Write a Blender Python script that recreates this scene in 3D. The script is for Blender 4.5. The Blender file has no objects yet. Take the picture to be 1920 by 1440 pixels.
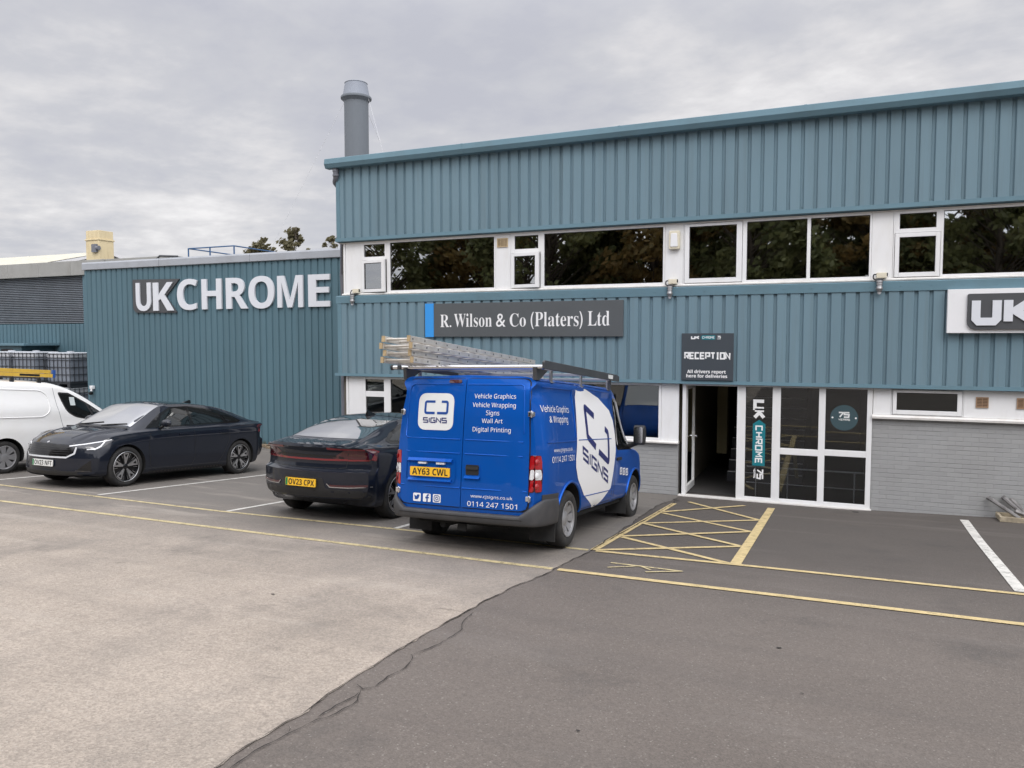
import bpy, bmesh, math, random
import numpy as np
from mathutils import Vector, Matrix
from mathutils.bvhtree import BVHTree
from mathutils.geometry import delaunay_2d_cdt

random.seed(7)
rng = np.random.default_rng(11)
scene = bpy.context.scene
COL = scene.collection
R = math.radians

# ------------------------------------------------------------------ camera
cam_d = bpy.data.cameras.new('camera')
cam = bpy.data.objects.new('camera', cam_d)
COL.objects.link(cam)
cam.location = (0.0, -13.852, 2.85)
cam.rotation_euler = (R(90 - 3.362), 0, R(23.271))
cam_d.sensor_width = 36.0
cam_d.lens = 36.0 * 1430.0 / 1920.0
cam_d.clip_start = 0.05
cam_d.clip_end = 3000
scene.camera = cam

# ------------------------------------------------------------------ sky, sun, exposure
SUN_EL, SUN_AZ = R(50), R(148)           # overcast: a broad soft sun high behind the camera
world = bpy.data.worlds.new('World')
scene.world = world
world.use_nodes = True
wn, wl = world.node_tree.nodes, world.node_tree.links
wn.clear()

def wnode(t, **k):
    n = wn.new(t)
    for a, b in k.items():
        setattr(n, a, b)
    return n

def wmath(op, a, b=None, clamp=False):
    n = wnode('ShaderNodeMath', operation=op, use_clamp=clamp)
    for i, v in enumerate((a, b)):
        if v is None:
            continue
        if isinstance(v, (int, float)):
            n.inputs[i].default_value = v
        else:
            wl.new(v, n.inputs[i])
    return n.outputs[0]

tc = wnode('ShaderNodeTexCoord')
sep = wnode('ShaderNodeSeparateXYZ')
wl.new(tc.outputs['Generated'], sep.inputs[0])
zc = wmath('MAXIMUM', sep.outputs[2], 0.0)
den = wmath('ADD', zc, 0.16)
cmb = wnode('ShaderNodeCombineXYZ')
wl.new(wmath('DIVIDE', sep.outputs[0], den), cmb.inputs[0])
wl.new(wmath('DIVIDE', sep.outputs[1], den), cmb.inputs[1])

def wnoise(scale, detail, rough, dist, off):
    mp = wnode('ShaderNodeMapping')
    wl.new(cmb.outputs[0], mp.inputs[0])
    mp.inputs['Location'].default_value = off
    mp.inputs['Rotation'].default_value = (0, 0, R(24))
    mp.inputs['Scale'].default_value = (1.0, 1.1, 1)
    n = wnode('ShaderNodeTexNoise')
    n.inputs['Scale'].default_value = scale
    n.inputs['Detail'].default_value = detail
    n.inputs['Roughness'].default_value = rough
    n.inputs['Distortion'].default_value = dist
    n.inputs['Lacunarity'].default_value = 2.1
    wl.new(mp.outputs[0], n.inputs['Vector'])
    return n.outputs[0]

big = wnoise(0.62, 4, 0.5, 0.4, (3.3, 1.2, 0))
mid = wnoise(1.7, 6, 0.58, 0.15, (7.1, 4.2, 0))
fine = wnoise(8.5, 4, 0.5, 0.0, (2.1, 9.2, 0))
mixv = wmath('ADD', wmath('ADD', wmath('MULTIPLY', big, 0.49), wmath('MULTIPLY', mid, 0.39)), wmath('MULTIPLY', fine, 0.12))
ramp = wnode('ShaderNodeValToRGB')
wl.new(mixv, ramp.inputs[0])
cr = ramp.color_ramp
cr.elements[0].position = 0.40; cr.elements[0].color = (6.15, 6.25, 6.95, 1)
cr.elements[1].position = 0.61; cr.elements[1].color = (10.4, 10.25, 10.3, 1)
e = cr.elements.new(0.48); e.color = (7.0, 7.05, 7.5, 1)
e = cr.elements.new(0.54); e.color = (8.4, 8.3, 8.5, 1)
# thinner cloud (brighter) overhead and towards the hidden sun
sdir = Vector((math.sin(SUN_AZ) * math.cos(SUN_EL), math.cos(SUN_AZ) * math.cos(SUN_EL), math.sin(SUN_EL)))
dot = wnode('ShaderNodeVectorMath', operation='DOT_PRODUCT')
wl.new(tc.outputs['Generated'], dot.inputs[0])
dot.inputs[1].default_value = sdir
mr = wnode('ShaderNodeMapRange', interpolation_type='SMOOTHSTEP')
wl.new(dot.outputs['Value'], mr.inputs[0])
mr.inputs[1].default_value = -0.15; mr.inputs[2].default_value = 1.0
mr.inputs[3].default_value = 1.0; mr.inputs[4].default_value = 2.3
vs = wnode('ShaderNodeVectorMath', operation='SCALE')
wl.new(ramp.outputs[0], vs.inputs[0])
mz = wnode('ShaderNodeMapRange', interpolation_type='SMOOTHSTEP')
wl.new(sep.outputs[2], mz.inputs[0])
mz.inputs[1].default_value = 0.34; mz.inputs[2].default_value = 0.62
mz.inputs[3].default_value = 1.0; mz.inputs[4].default_value = 1.55
wl.new(wmath('MULTIPLY', mr.outputs[0], mz.outputs[0]), vs.inputs['Scale'])
sky = wnode('ShaderNodeTexSky', sky_type='NISHITA')
sky.sun_disc = False
sky.sun_elevation = SUN_EL
sky.sun_rotation = SUN_AZ
mixc = wnode('ShaderNodeMix', data_type='RGBA')
mixc.inputs[0].default_value = 0.96
wl.new(sky.outputs[0], mixc.inputs[6])
wl.new(vs.outputs[0], mixc.inputs[7])
bg = wnode('ShaderNodeBackground')
bg.inputs['Strength'].default_value = 0.09
wl.new(mixc.outputs[2], bg.inputs[0])
wo = wnode('ShaderNodeOutputWorld')
wl.new(bg.outputs[0], wo.inputs[0])

sun_d = bpy.data.lights.new('sun', 'SUN')
sun_d.energy = 1.3
sun_d.angle = R(28)
sun_d.color = (1.0, 0.97, 0.93)
sun = bpy.data.objects.new('sun', sun_d)
COL.objects.link(sun)
sun.rotation_euler = (-sdir).to_track_quat('-Z', 'Y').to_euler()
sun.location = (0, -20, 30)

scene.view_settings.view_transform = 'Standard'
scene.view_settings.look = 'None'
scene.view_settings.exposure = 0.0
scene.view_settings.gamma = 1.0
scene.render.engine = 'CYCLES'
scene.cycles.use_denoising = True
scene.cycles.max_bounces = 8
scene.cycles.transparent_max_bounces = 12

# ------------------------------------------------------------------ materials
MATS = {}

def nt_new(name):
    m = bpy.data.materials.new(name)
    m.use_nodes = True
    n, l = m.node_tree.nodes, m.node_tree.links
    return m, n, l, n['Principled BSDF']

def noise_node(n, l, scale, detail=4, rough=0.55, vec=None, stretch=None, coord='Object'):
    t = n.new('ShaderNodeTexCoord')
    src = t.outputs[coord]
    if stretch:
        mp = n.new('ShaderNodeMapping')
        mp.inputs['Scale'].default_value = stretch
        l.new(src, mp.inputs[0])
        src = mp.outputs[0]
    x = n.new('ShaderNodeTexNoise')
    x.inputs['Scale'].default_value = scale
    x.inputs['Detail'].default_value = detail
    x.inputs['Roughness'].default_value = rough
    l.new(src, x.inputs['Vector'])
    return x.outputs[0]

def remap(n, l, src, a, b, c, d, clamp=True):
    x = n.new('ShaderNodeMapRange')
    x.clamp = clamp
    l.new(src, x.inputs[0])
    for i, v in enumerate((a, b, c, d)):
        x.inputs[i + 1].default_value = v
    return x.outputs[0]

def mixcol(n, l, fac, a, b):
    x = n.new('ShaderNodeMix')
    x.data_type = 'RGBA'
    if isinstance(fac, float):
        x.inputs[0].default_value = fac
    else:
        l.new(fac, x.inputs[0])
    for i, v in ((6, a), (7, b)):
        if isinstance(v, tuple):
            x.inputs[i].default_value = v if len(v) == 4 else v + (1,)
        else:
            l.new(v, x.inputs[i])
    return x.outputs[2]

def mathn(n, l, op, a, b):
    x = n.new('ShaderNodeMath')
    x.operation = op
    for i, v in enumerate((a, b)):
        if isinstance(v, (int, float)):
            x.inputs[i].default_value = v
        else:
            l.new(v, x.inputs[i])
    return x.outputs[0]

def bump(n, l, h, strength, dist, bsdf):
    b = n.new('ShaderNodeBump')
    b.inputs['Strength'].default_value = strength
    b.inputs['Distance'].default_value = dist
    l.new(h, b.inputs['Height'])
    l.new(b.outputs[0], bsdf.inputs['Normal'])
    return b

def srgb(r, g, b):
    return tuple(((c / 255) / 12.92 if c / 255 <= 0.04045 else ((c / 255 + 0.055) / 1.055) ** 2.4) for c in (r, g, b))

def pmat(name, col, rough=0.5, metal=0.0, ior=1.5, coat=0.0, spec=0.5, cior=1.5, var=None, dirt=None, bmp=None, flake=0):
    """principled paint or plastic; var=(scale, amount, stretch) mottles it, dirt=(scale, amount, colour) stains it"""
    m, n, l, p = nt_new(name)
    p.inputs['Roughness'].default_value = rough
    p.inputs['Metallic'].default_value = metal
    p.inputs['IOR'].default_value = ior
    p.inputs['Coat Weight'].default_value = coat
    p.inputs['Specular IOR Level'].default_value = spec
    p.inputs['Coat Roughness'].default_value = 0.03
    p.inputs['Coat IOR'].default_value = cior
    c = tuple(col) + (1,)
    if var:
        f = noise_node(n, l, var[0], 5, 0.6, stretch=var[2] if len(var) > 2 else None)
        f = remap(n, l, f, 0.3, 0.7, 0, 1)
        lo = tuple(x * (1 - var[1]) for x in col) + (1,)
        hi = tuple(min(1, x * (1 + var[1])) for x in col) + (1,)
        c = mixcol(n, l, f, lo, hi)
    if dirt:
        g = noise_node(n, l, dirt[0], 6, 0.65, stretch=dirt[3] if len(dirt) > 3 else None)
        g = remap(n, l, g, 0.48, 0.75, 0, dirt[1])
        c = mixcol(n, l, g, c, tuple(dirt[2]) + (1,))
        l.new(remap(n, l, g, 0, 1, rough, 0.8), p.inputs['Roughness'])
    if isinstance(c, tuple):
        p.inputs['Base Color'].default_value = c
    else:
        l.new(c, p.inputs['Base Color'])
    if bmp:
        bump(n, l, noise_node(n, l, bmp[0], 4, 0.6), bmp[1], bmp[2], p)
    MATS[name] = m
    return m

M = {}
def clad_mat(name, col, dirt):
    m, n, l, p = nt_new(name)
    t = n.new('ShaderNodeTexCoord')
    s = n.new('ShaderNodeSeparateXYZ'); l.new(t.outputs['Object'], s.inputs[0])
    # every sheet (four ribs wide) has weathered to its own tone
    sh = mathn(n, l, 'FLOOR', mathn(n, l, 'DIVIDE', s.outputs[0], 0.852), 0.0)
    wn_ = n.new('ShaderNodeTexWhiteNoise'); wn_.noise_dimensions = '1D'; l.new(sh, wn_.inputs['W'])
    f = remap(n, l, noise_node(n, l, 0.9, 5, 0.6, stretch=(1, 1, 0.35)), 0.3, 0.7, 0, 1)
    f = mathn(n, l, 'ADD', mathn(n, l, 'MULTIPLY', f, 0.55), mathn(n, l, 'MULTIPLY', wn_.outputs['Value'], 0.45))
    c = mixcol(n, l, f, tuple(x * 0.90 for x in col) + (1,), tuple(x * 1.10 for x in col) + (1,))
    st = remap(n, l, noise_node(n, l, 2.6, 6, 0.7, stretch=(3.2, 3, 0.10)), 0.50, 0.74, 0, 0.42)
    c = mixcol(n, l, st, c, dirt + (1,))
    sp = remap(n, l, noise_node(n, l, 9, 4, 0.7, stretch=(1, 1, 0.5)), 0.60, 0.74, 0, 0.22)
    c = mixcol(n, l, sp, c, tuple(x * 1.5 for x in dirt) + (1,))
    l.new(c, p.inputs['Base Color'])
    l.new(remap(n, l, st, 0, 0.4, 0.46, 0.7), p.inputs['Roughness'])
    p.inputs['Specular IOR Level'].default_value = 0.3
    bump(n, l, noise_node(n, l, 1.3, 2, 0.5), 0.12, 0.03, p)
    MATS[name] = m
    return m
M['clad'] = clad_mat('cladding_steel', (0.150, 0.230, 0.274), (0.115, 0.155, 0.170))
M['trim'] = pmat('trim_steel', (0.125, 0.215, 0.262), 0.50, spec=0.25, var=(1.3, 0.06, (0.4, 1, 1)), dirt=(2.5, 0.3, (0.10, 0.14, 0.15), (1, 1, 1)))
M['clad2'] = clad_mat('cladding_steel_dark', (0.088, 0.158, 0.192), (0.075, 0.118, 0.135))
M['silver_trim'] = pmat('silver_trim', (0.34, 0.36, 0.39), 0.45, var=(0.7, 0.08), dirt=(2.2, 0.35, (0.22, 0.22, 0.22)))
M['upvc'] = pmat('white_upvc', (0.77, 0.77, 0.77), 0.35, var=(1.2, 0.03), dirt=(2.4, 0.28, (0.56, 0.53, 0.47), (2, 2, 0.5)))
M['sill'] = pmat('white_sill', (0.72, 0.70, 0.67), 0.4, dirt=(4.0, 0.55, (0.45, 0.40, 0.34), (1, 1, 1)))
M['gasket'] = pmat('black_gasket', (0.012, 0.012, 0.013), 0.6)
M['black_plastic'] = pmat('black_plastic', (0.018, 0.018, 0.019), 0.5, var=(6, 0.15))
M['grey_plastic'] = pmat('grey_bumper_plastic', (0.042, 0.042, 0.045), 0.55, var=(3, 0.12), dirt=(5, 0.3, (0.11, 0.10, 0.095)), bmp=(220, 0.15, 0.002))
M['rubber'] = pmat('tyre_rubber', (0.018, 0.018, 0.018), 0.8, var=(9, 0.25), dirt=(7, 0.35, (0.09, 0.08, 0.07)))
M['under'] = pmat('underbody', (0.006, 0.006, 0.006), 0.9)
M['navy'] = pmat('navy_car_paint', (0.0080, 0.0110, 0.0195), 0.4, coat=0.9, spec=0.1, cior=1.5, dirt=(3.0, 0.05, (0.05, 0.05, 0.055)))
M['blue'] = pmat('blue_van_paint', (0.0015, 0.098, 0.47), 0.40, metal=0.55, coat=0.35, spec=0.2, dirt=(2.0, 0.16, (0.05, 0.085, 0.19)))
M['van_white'] = pmat('white_van_paint', (0.84, 0.84, 0.83), 0.3, coat=0.6, dirt=(1.8, 0.2, (0.62, 0.59, 0.52)))
M['car_glass'] = pmat('car_glass', (0.006, 0.008, 0.009), 0.02, ior=1.75)
M['screen_glass'] = pmat('screen_glass', (0.012, 0.014, 0.016), 0.03, ior=9.0)
M['gloss_black'] = pmat('gloss_black', (0.008, 0.008, 0.009), 0.12)
M['alloy'] = pmat('alloy', (0.55, 0.55, 0.56), 0.28, metal=0.9, var=(8, 0.1))
M['hubcap'] = pmat('hubcap_silver', (0.34, 0.34, 0.35), 0.38, metal=0.5, dirt=(6, 0.45, (0.16, 0.145, 0.13)))
M['chrome'] = pmat('chrome', (0.72, 0.72, 0.74), 0.15, metal=1.0)
M['alu'] = pmat('ladder_aluminium', (0.60, 0.575, 0.53), 0.42, metal=0.55, var=(5, 0.12), dirt=(6, 0.5, (0.33, 0.28, 0.2)))
M['alu_cap'] = pmat('ladder_cap', (0.40, 0.30, 0.17), 0.6, var=(8, 0.2))
M['steel'] = pmat('galvanised_steel', (0.32, 0.32, 0.325), 0.42, metal=0.7, var=(5, 0.15), dirt=(5, 0.4, (0.14, 0.12, 0.10)))
M['dark_steel'] = pmat('dark_steel', (0.075, 0.077, 0.082), 0.4, metal=0.4, var=(5, 0.15))
M['red_lens'] = pmat('red_lens', (0.34, 0.006, 0.010), 0.12, coat=1.0)
M['dark_red_lens'] = pmat('dark_red_lens', (0.055, 0.004, 0.008), 0.12, coat=1.0)
M['bar_red'] = pmat('tail_bar_red', (0.19, 0.010, 0.016), 0.15, coat=1.0)
M['clear_lens'] = pmat('clear_lens', (0.62, 0.62, 0.63), 0.12, coat=1.0, var=(40, 0.3))
M['grille_trim'] = pmat('grille_trim', (0.60, 0.61, 0.63), 0.2, coat=0.6)
M['lamp_white'] = pmat('lamp_white', (0.74, 0.75, 0.77), 0.15, coat=1.0)
M['lamp_dark'] = pmat('lamp_dark', (0.02, 0.02, 0.025), 0.08, coat=1.0)
M['plate_yellow'] = pmat('plate_yellow', (0.83, 0.47, 0.025), 0.35, dirt=(8, 0.2, (0.4, 0.25, 0.05)))
M['plate_white'] = pmat('plate_white', (0.74, 0.74, 0.72), 0.35)
M['plate_green'] = pmat('plate_green', (0.01, 0.19, 0.06), 0.35)
M['ink'] = pmat('black_ink', (0.010, 0.010, 0.011), 0.5)
M['vinyl_white'] = pmat('white_vinyl', (0.80, 0.80, 0.80), 0.4)
M['vinyl_offwhite'] = pmat('offwhite_vinyl', (0.70, 0.71, 0.70), 0.4)
M['vinyl_blue'] = pmat('blue_vinyl', (0.004, 0.055, 0.27), 0.4)
M['vinyl_navy'] = pmat('navy_vinyl', (0.012, 0.018, 0.125), 0.4)
M['sign_grey'] = pmat('sign_grey', (0.082, 0.090, 0.096), 0.5, var=(1.5, 0.05))
M['sign_dark'] = pmat('sign_dark', (0.045, 0.055, 0.066), 0.5, var=(2, 0.05))
M['sign_blue'] = pmat('sign_blue', (0.035, 0.29, 0.73), 0.45)
M['sign_teal'] = pmat('sign_teal', (0.008, 0.175, 0.215), 0.4)
M['sign_white'] = pmat('sign_white', (0.78, 0.78, 0.79), 0.45, dirt=(3, 0.12, (0.55, 0.55, 0.53)))
M['letter_grey'] = pmat('letter_backing', (0.065, 0.068, 0.073), 0.5)
M['letter_white'] = pmat('letter_white', (0.66, 0.68, 0.72), 0.45)
M['decal_grey'] = pmat('frosted_decal', (0.036, 0.070, 0.082), 0.6)
M['vent'] = pmat('vent_plastic', (0.52, 0.40, 0.24), 0.6, dirt=(20, 0.4, (0.3, 0.2, 0.1)))
M['vent_brown'] = pmat('vent_brown', (0.36, 0.23, 0.14), 0.6, dirt=(20, 0.4, (0.2, 0.12, 0.07)))
M['vent_dark'] = pmat('vent_dark', (0.10, 0.06, 0.04), 0.8)
M['alarm'] = pmat('alarm_box', (0.68, 0.63, 0.50), 0.45, dirt=(14, 0.5, (0.5, 0.4, 0.26)))
M['grey_pvc'] = pmat('grey_pvc', (0.155, 0.16, 0.185), 0.4, var=(4, 0.1))
M['flue'] = pmat('flue_steel', (0.15, 0.168, 0.188), 0.5, spec=0.3, var=(1.4, 0.08, (1, 1, 0.3)), dirt=(2.5, 0.3, (0.16, 0.17, 0.19), (3, 3, 0.2)))
M['flue_cap'] = pmat('flue_cap_steel', (0.25, 0.275, 0.32), 0.6, var=(2, 0.06))
M['wire'] = pmat('guy_wire', (0.8, 0.8, 0.82), 0.5)
M['cream'] = pmat('cream_paint', (0.66, 0.55, 0.34), 0.6, var=(2, 0.06), dirt=(3, 0.45, (0.38, 0.28, 0.15), (2, 2, 0.4)))
M['fibre_cement'] = pmat('fibre_cement', (0.52, 0.50, 0.42), 0.85, var=(2, 0.1), dirt=(2.5, 0.4, (0.30, 0.27, 0.2)))
M['fascia_grey'] = pmat('fascia_grey', (0.30, 0.30, 0.285), 0.6, var=(1, 0.1), dirt=(2, 0.5, (0.2, 0.19, 0.17), (1, 1, 0.4)))
M['shutter'] = pmat('shutter_steel', (0.15, 0.165, 0.185), 0.45, metal=0.2, var=(1.2, 0.12), dirt=(2, 0.3, (0.08, 0.08, 0.09)))
M['rail_blue'] = pmat('railing_blue', (0.035, 0.10, 0.22), 0.5)
M['ibc_plastic'] = pmat('tank_plastic', (0.50, 0.52, 0.55), 0.4, var=(2, 0.15), dirt=(2.0, 0.5, (0.20, 0.22, 0.26), (1, 1, 1)))
M['ibc_liquid'] = pmat('tank_dark_plastic', (0.20, 0.225, 0.265), 0.4, var=(2, 0.15))
M['cage'] = pmat('cage_steel', (0.055, 0.06, 0.07), 0.5, metal=0.4)
M['wood'] = pmat('pallet_wood', (0.20, 0.15, 0.10), 0.85, var=(6, 0.25))
M['ladder_yellow'] = pmat('ladder_yellow', (0.66, 0.42, 0.06), 0.5, dirt=(6, 0.4, (0.3, 0.2, 0.06)))
M['cap_blue'] = pmat('cap_blue', (0.02, 0.08, 0.30), 0.5)
M['stair'] = pmat('stair_carpet', (0.05, 0.05, 0.055), 0.9)
M['nosing'] = pmat('stair_nosing', (0.8, 0.8, 0.8), 0.6)
M['rail_bright'] = pmat('rail_bright', (0.75, 0.75, 0.76), 0.35)
M['int_wall'] = pmat('interior_wall', (0.17, 0.145, 0.075), 0.8)
M['int_dark'] = pmat('interior_dark', (0.035, 0.035, 0.037), 0.85)
M['recep_wall'] = pmat('reception_wall', (0.30, 0.27, 0.20), 0.85)
M['int_mid'] = pmat('interior_mid', (0.10, 0.09, 0.075), 0.85)
M['int_floor'] = pmat('interior_floor', (0.05, 0.047, 0.045), 0.7)
M['roof'] = pmat('roof_sheet', (0.16, 0.17, 0.175), 0.7)
M['bark'] = pmat('bark', (0.07, 0.055, 0.042), 0.9, var=(4, 0.3))
M['scrap'] = pmat('scrap_metal', (0.22, 0.21, 0.205), 0.5, metal=0.5, var=(9, 0.4))
M['tray'] = pmat('timber_tray', (0.33, 0.28, 0.20), 0.8, var=(9, 0.3))
M['paper'] = pmat('paper_sheet', (0.5, 0.55, 0.55), 0.7)

def glass_mat(name, ior, tint):
    m, n, l, p = nt_new(name)
    n.remove(p)
    tr = n.new('ShaderNodeBsdfTransparent'); tr.inputs[0].default_value = tint + (1,)
    gl = n.new('ShaderNodeBsdfGlossy'); gl.inputs['Roughness'].default_value = 0.012
    gl.inputs['Color'].default_value = (0.96, 0.98, 0.97, 1)
    fr = n.new('ShaderNodeFresnel'); fr.inputs['IOR'].default_value = ior
    # float glass is never quite flat
    nb = noise_node(n, l, 0.7, 1, 0.4)
    b = n.new('ShaderNodeBump'); b.inputs['Strength'].default_value = 0.08; b.inputs['Distance'].default_value = 0.008
    l.new(nb, b.inputs['Height']); l.new(b.outputs[0], gl.inputs['Normal'])
    mx = n.new('ShaderNodeMixShader')
    l.new(fr.outputs[0], mx.inputs[0]); l.new(tr.outputs[0], mx.inputs[1]); l.new(gl.outputs[0], mx.inputs[2])
    l.new(mx.outputs[0], n['Material Output'].inputs[0])
    return m
M['glass'] = glass_mat('window_glass', 5.0, (0.72, 0.75, 0.73))
M['glass_low'] = glass_mat('lower_window_glass', 1.75, (0.6, 0.63, 0.62))
M['room_wall'] = pmat('room_wall', (0.50, 0.48, 0.42), 0.85)
M['room_floor'] = pmat('room_floor', (0.16, 0.155, 0.15), 0.85)
M['room_ceiling'] = pmat('room_ceiling', (0.6, 0.6, 0.58), 0.85)
M['glass_clear'] = glass_mat('entrance_glass', 1.7, (0.78, 0.80, 0.82))

def brick_mat():
    m, n, l, p = nt_new('painted_brick')
    t = n.new('ShaderNodeTexCoord')
    s = n.new('ShaderNodeSeparateXYZ'); l.new(t.outputs['Object'], s.inputs[0])
    c = n.new('ShaderNodeCombineXYZ'); l.new(s.outputs[0], c.inputs[0]); l.new(s.outputs[2], c.inputs[1])
    b = n.new('ShaderNodeTexBrick')
    l.new(c.outputs[0], b.inputs['Vector'])
    b.inputs['Scale'].default_value = 1.0
    b.inputs['Brick Width'].default_value = 0.215
    b.inputs['Row Height'].default_value = 0.072
    b.inputs['Mortar Size'].default_value = 0.006
    b.inputs['Mortar Smooth'].default_value = 0.4
    b.inputs['Color1'].default_value = (0.30, 0.303, 0.303, 1)
    b.inputs['Color2'].default_value = (0.33, 0.333, 0.331, 1)
    b.inputs['Mortar'].default_value = (0.30, 0.303, 0.302, 1)
    # bed joints show as thin dark lines where the paint has cracked; the perpends are almost filled
    fz = mathn(n, l, 'FRACT', mathn(n, l, 'DIVIDE', s.outputs[2], 0.072), 0.0)
    bed = mathn(n, l, 'LESS_THAN', fz, 0.11)
    nz = remap(n, l, noise_node(n, l, 2.2, 5, 0.7, stretch=(0.55, 1, 5.0)), 0.46, 0.62, 0.05, 1)
    nz = mathn(n, l, 'MULTIPLY', bed, nz)
    col = mixcol(n, l, mathn(n, l, 'MULTIPLY', nz, 0.80), b.outputs['Color'], (0.10, 0.10, 0.10, 1))
    st = remap(n, l, noise_node(n, l, 1.1, 5, 0.6, stretch=(1, 1, 0.6)), 0.4, 0.75, 0, 0.35)
    col = mixcol(n, l, st, col, (0.26, 0.255, 0.245, 1))
    l.new(col, p.inputs['Base Color'])
    p.inputs['Roughness'].default_value = 0.6
    h = mathn(n, l, 'ADD', mathn(n, l, 'MULTIPLY', b.outputs['Fac'], -1.0), mathn(n, l, 'MULTIPLY', noise_node(n, l, 30, 3), 0.4))
    bump(n, l, h, 0.6, 0.006, p)
    return m
M['brick'] = brick_mat()

def ground_mat(name, c_lo, c_hi, speck, speck_amt, patch, bumps, joint=False):
    m, n, l, p = nt_new(name)
    f1 = remap(n, l, noise_node(n, l, 0.55, 6, 0.6), 0.3, 0.7, 0, 1)
    f2 = remap(n, l, noise_node(n, l, 2.4, 5, 0.65, stretch=(0.35, 1, 1)), 0.3, 0.72, 0, 1)
    c = mixcol(n, l, f1, c_lo + (1,), c_hi + (1,))
    c = mixcol(n, l, mathn(n, l, 'MULTIPLY', f2, 0.55), c, patch + (1,))
    # aggregate
    v = n.new('ShaderNodeTexVoronoi'); v.inputs['Scale'].default_value = speck
    t = n.new('ShaderNodeTexCoord'); l.new(t.outputs['Object'], v.inputs['Vector'])
    sp = n.new('ShaderNodeSeparateColor'); l.new(v.outputs['Color'], sp.inputs[0])
    a = remap(n, l, sp.outputs[0], 0, 1, 1 - speck_amt, 1 + speck_amt)
    big = remap(n, l, noise_node(n, l, speck * 0.28, 3, 0.7), 0.35, 0.65, 1 - speck_amt * 0.5, 1 + speck_amt * 0.5)
    k = n.new('ShaderNodeVectorMath'); k.operation = 'SCALE'
    l.new(c, k.inputs[0]); l.new(mathn(n, l, 'MULTIPLY', a, big), k.inputs['Scale'])
    c = k.outputs[0]
    # pale flecks
    fl = remap(n, l, sp.outputs[1], 0.972, 1.0, 0, 0.34)
    c = mixcol(n, l, fl, c, (0.50, 0.47, 0.42, 1))
    # oil and rubber marks where vehicles stand and pass
    ox = remap(n, l, noise_node(n, l, 0.9, 5, 0.7), 0.55, 0.78, 0, 0.6)
    c = mixcol(n, l, ox, c, (0.055, 0.052, 0.05, 1))
    if joint:
        # grime that builds up in the parking bays, with a ragged front edge
        s = n.new('ShaderNodeSeparateXYZ'); l.new(t.outputs['Object'], s.inputs[0])
        wob = mathn(n, l, 'MULTIPLY', mathn(n, l, 'SUBTRACT', noise_node(n, l, 0.8, 5, 0.65), 0.5), 3.2)
        y = mathn(n, l, 'ADD', s.outputs[1], wob)
        g = remap(n, l, y, -8.6, -5.6, 0, 0.80)
        c = mixcol(n, l, g, c, (0.105, 0.100, 0.094, 1))
        tk = remap(n, l, noise_node(n, l, 1.5, 5, 0.65, stretch=(0.12, 1, 1)), 0.50, 0.68, 0, 0.38)
        c = mixcol(n, l, tk, c, (0.20, 0.175, 0.15, 1))
        lt = remap(n, l, noise_node(n, l, 3.1, 4, 0.6, stretch=(0.15, 1, 1)), 0.56, 0.70, 0, 0.30)
        c = mixcol(n, l, lt, c, (0.47, 0.42, 0.36, 1))
        g2 = remap(n, l, noise_node(n, l, 1.3, 6, 0.7, stretch=(1, 0.5, 1)), 0.45, 0.72, 0, 0.35)
        c = mixcol(n, l, g2, c, (0.13, 0.12, 0.11, 1))
    else:
        # paler along the lane, darker towards the building, with a ragged edge between
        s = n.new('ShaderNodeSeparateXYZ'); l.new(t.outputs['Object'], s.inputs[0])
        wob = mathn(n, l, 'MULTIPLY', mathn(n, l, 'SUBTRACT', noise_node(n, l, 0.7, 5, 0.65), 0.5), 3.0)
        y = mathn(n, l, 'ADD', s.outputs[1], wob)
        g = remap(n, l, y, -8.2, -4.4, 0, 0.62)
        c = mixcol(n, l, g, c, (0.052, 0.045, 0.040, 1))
        # long faint tyre tracks along the lane
        tk = remap(n, l, noise_node(n, l, 1.6, 4, 0.6, stretch=(0.08, 1, 1)), 0.52, 0.70, 0, 0.30)
        c = mixcol(n, l, tk, c, (0.085, 0.076, 0.070, 1))
        lt = remap(n, l, noise_node(n, l, 2.3, 4, 0.6, stretch=(0.10, 1, 1)), 0.56, 0.72, 0, 0.25)
        c = mixcol(n, l, lt, c, (0.20, 0.18, 0.165, 1))
    l.new(c, p.inputs['Base Color'])
    p.inputs['Roughness'].default_value = 0.85
    h = mathn(n, l, 'ADD', v.outputs['Distance'], mathn(n, l, 'MULTIPLY', noise_node(n, l, speck * 2, 3), 0.6))
    bump(n, l, h, bumps, 0.006, p)
    return m
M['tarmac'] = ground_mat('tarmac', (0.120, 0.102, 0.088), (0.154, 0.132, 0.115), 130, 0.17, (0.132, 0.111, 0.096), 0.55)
M['concrete'] = ground_mat('worn_yard', (0.310, 0.264, 0.218), (0.415, 0.355, 0.296), 95, 0.19, (0.325, 0.275, 0.228), 0.7, joint=True)

def paint_mat(name, col, wear):
    m, n, l, p = nt_new(name)
    f = noise_node(n, l, 5.5, 8, 0.75)
    g = noise_node(n, l, 60, 4, 0.7)
    w = mathn(n, l, 'ADD', mathn(n, l, 'MULTIPLY', f, 0.65), mathn(n, l, 'MULTIPLY', g, 0.35))
    a = remap(n, l, w, 0.47 - wear, 0.60 - wear, 0.25, 0.97)
    c = mixcol(n, l, remap(n, l, noise_node(n, l, 14, 5), 0.35, 0.7, 0, 1), col + (1,), tuple(x * 0.72 for x in col) + (1,))
    l.new(c, p.inputs['Base Color'])
    l.new(a, p.inputs['Alpha'])
    p.inputs['Roughness'].default_value = 0.7
    return m
M['yellow_line'] = paint_mat('yellow_line_paint', (0.62, 0.485, 0.245), 0.13)
M['yellow_worn'] = paint_mat('yellow_line_worn', (0.57, 0.475, 0.265), 0.10)
M['white_line'] = paint_mat('white_line_paint', (0.68, 0.66, 0.61), 0.12)
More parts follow.
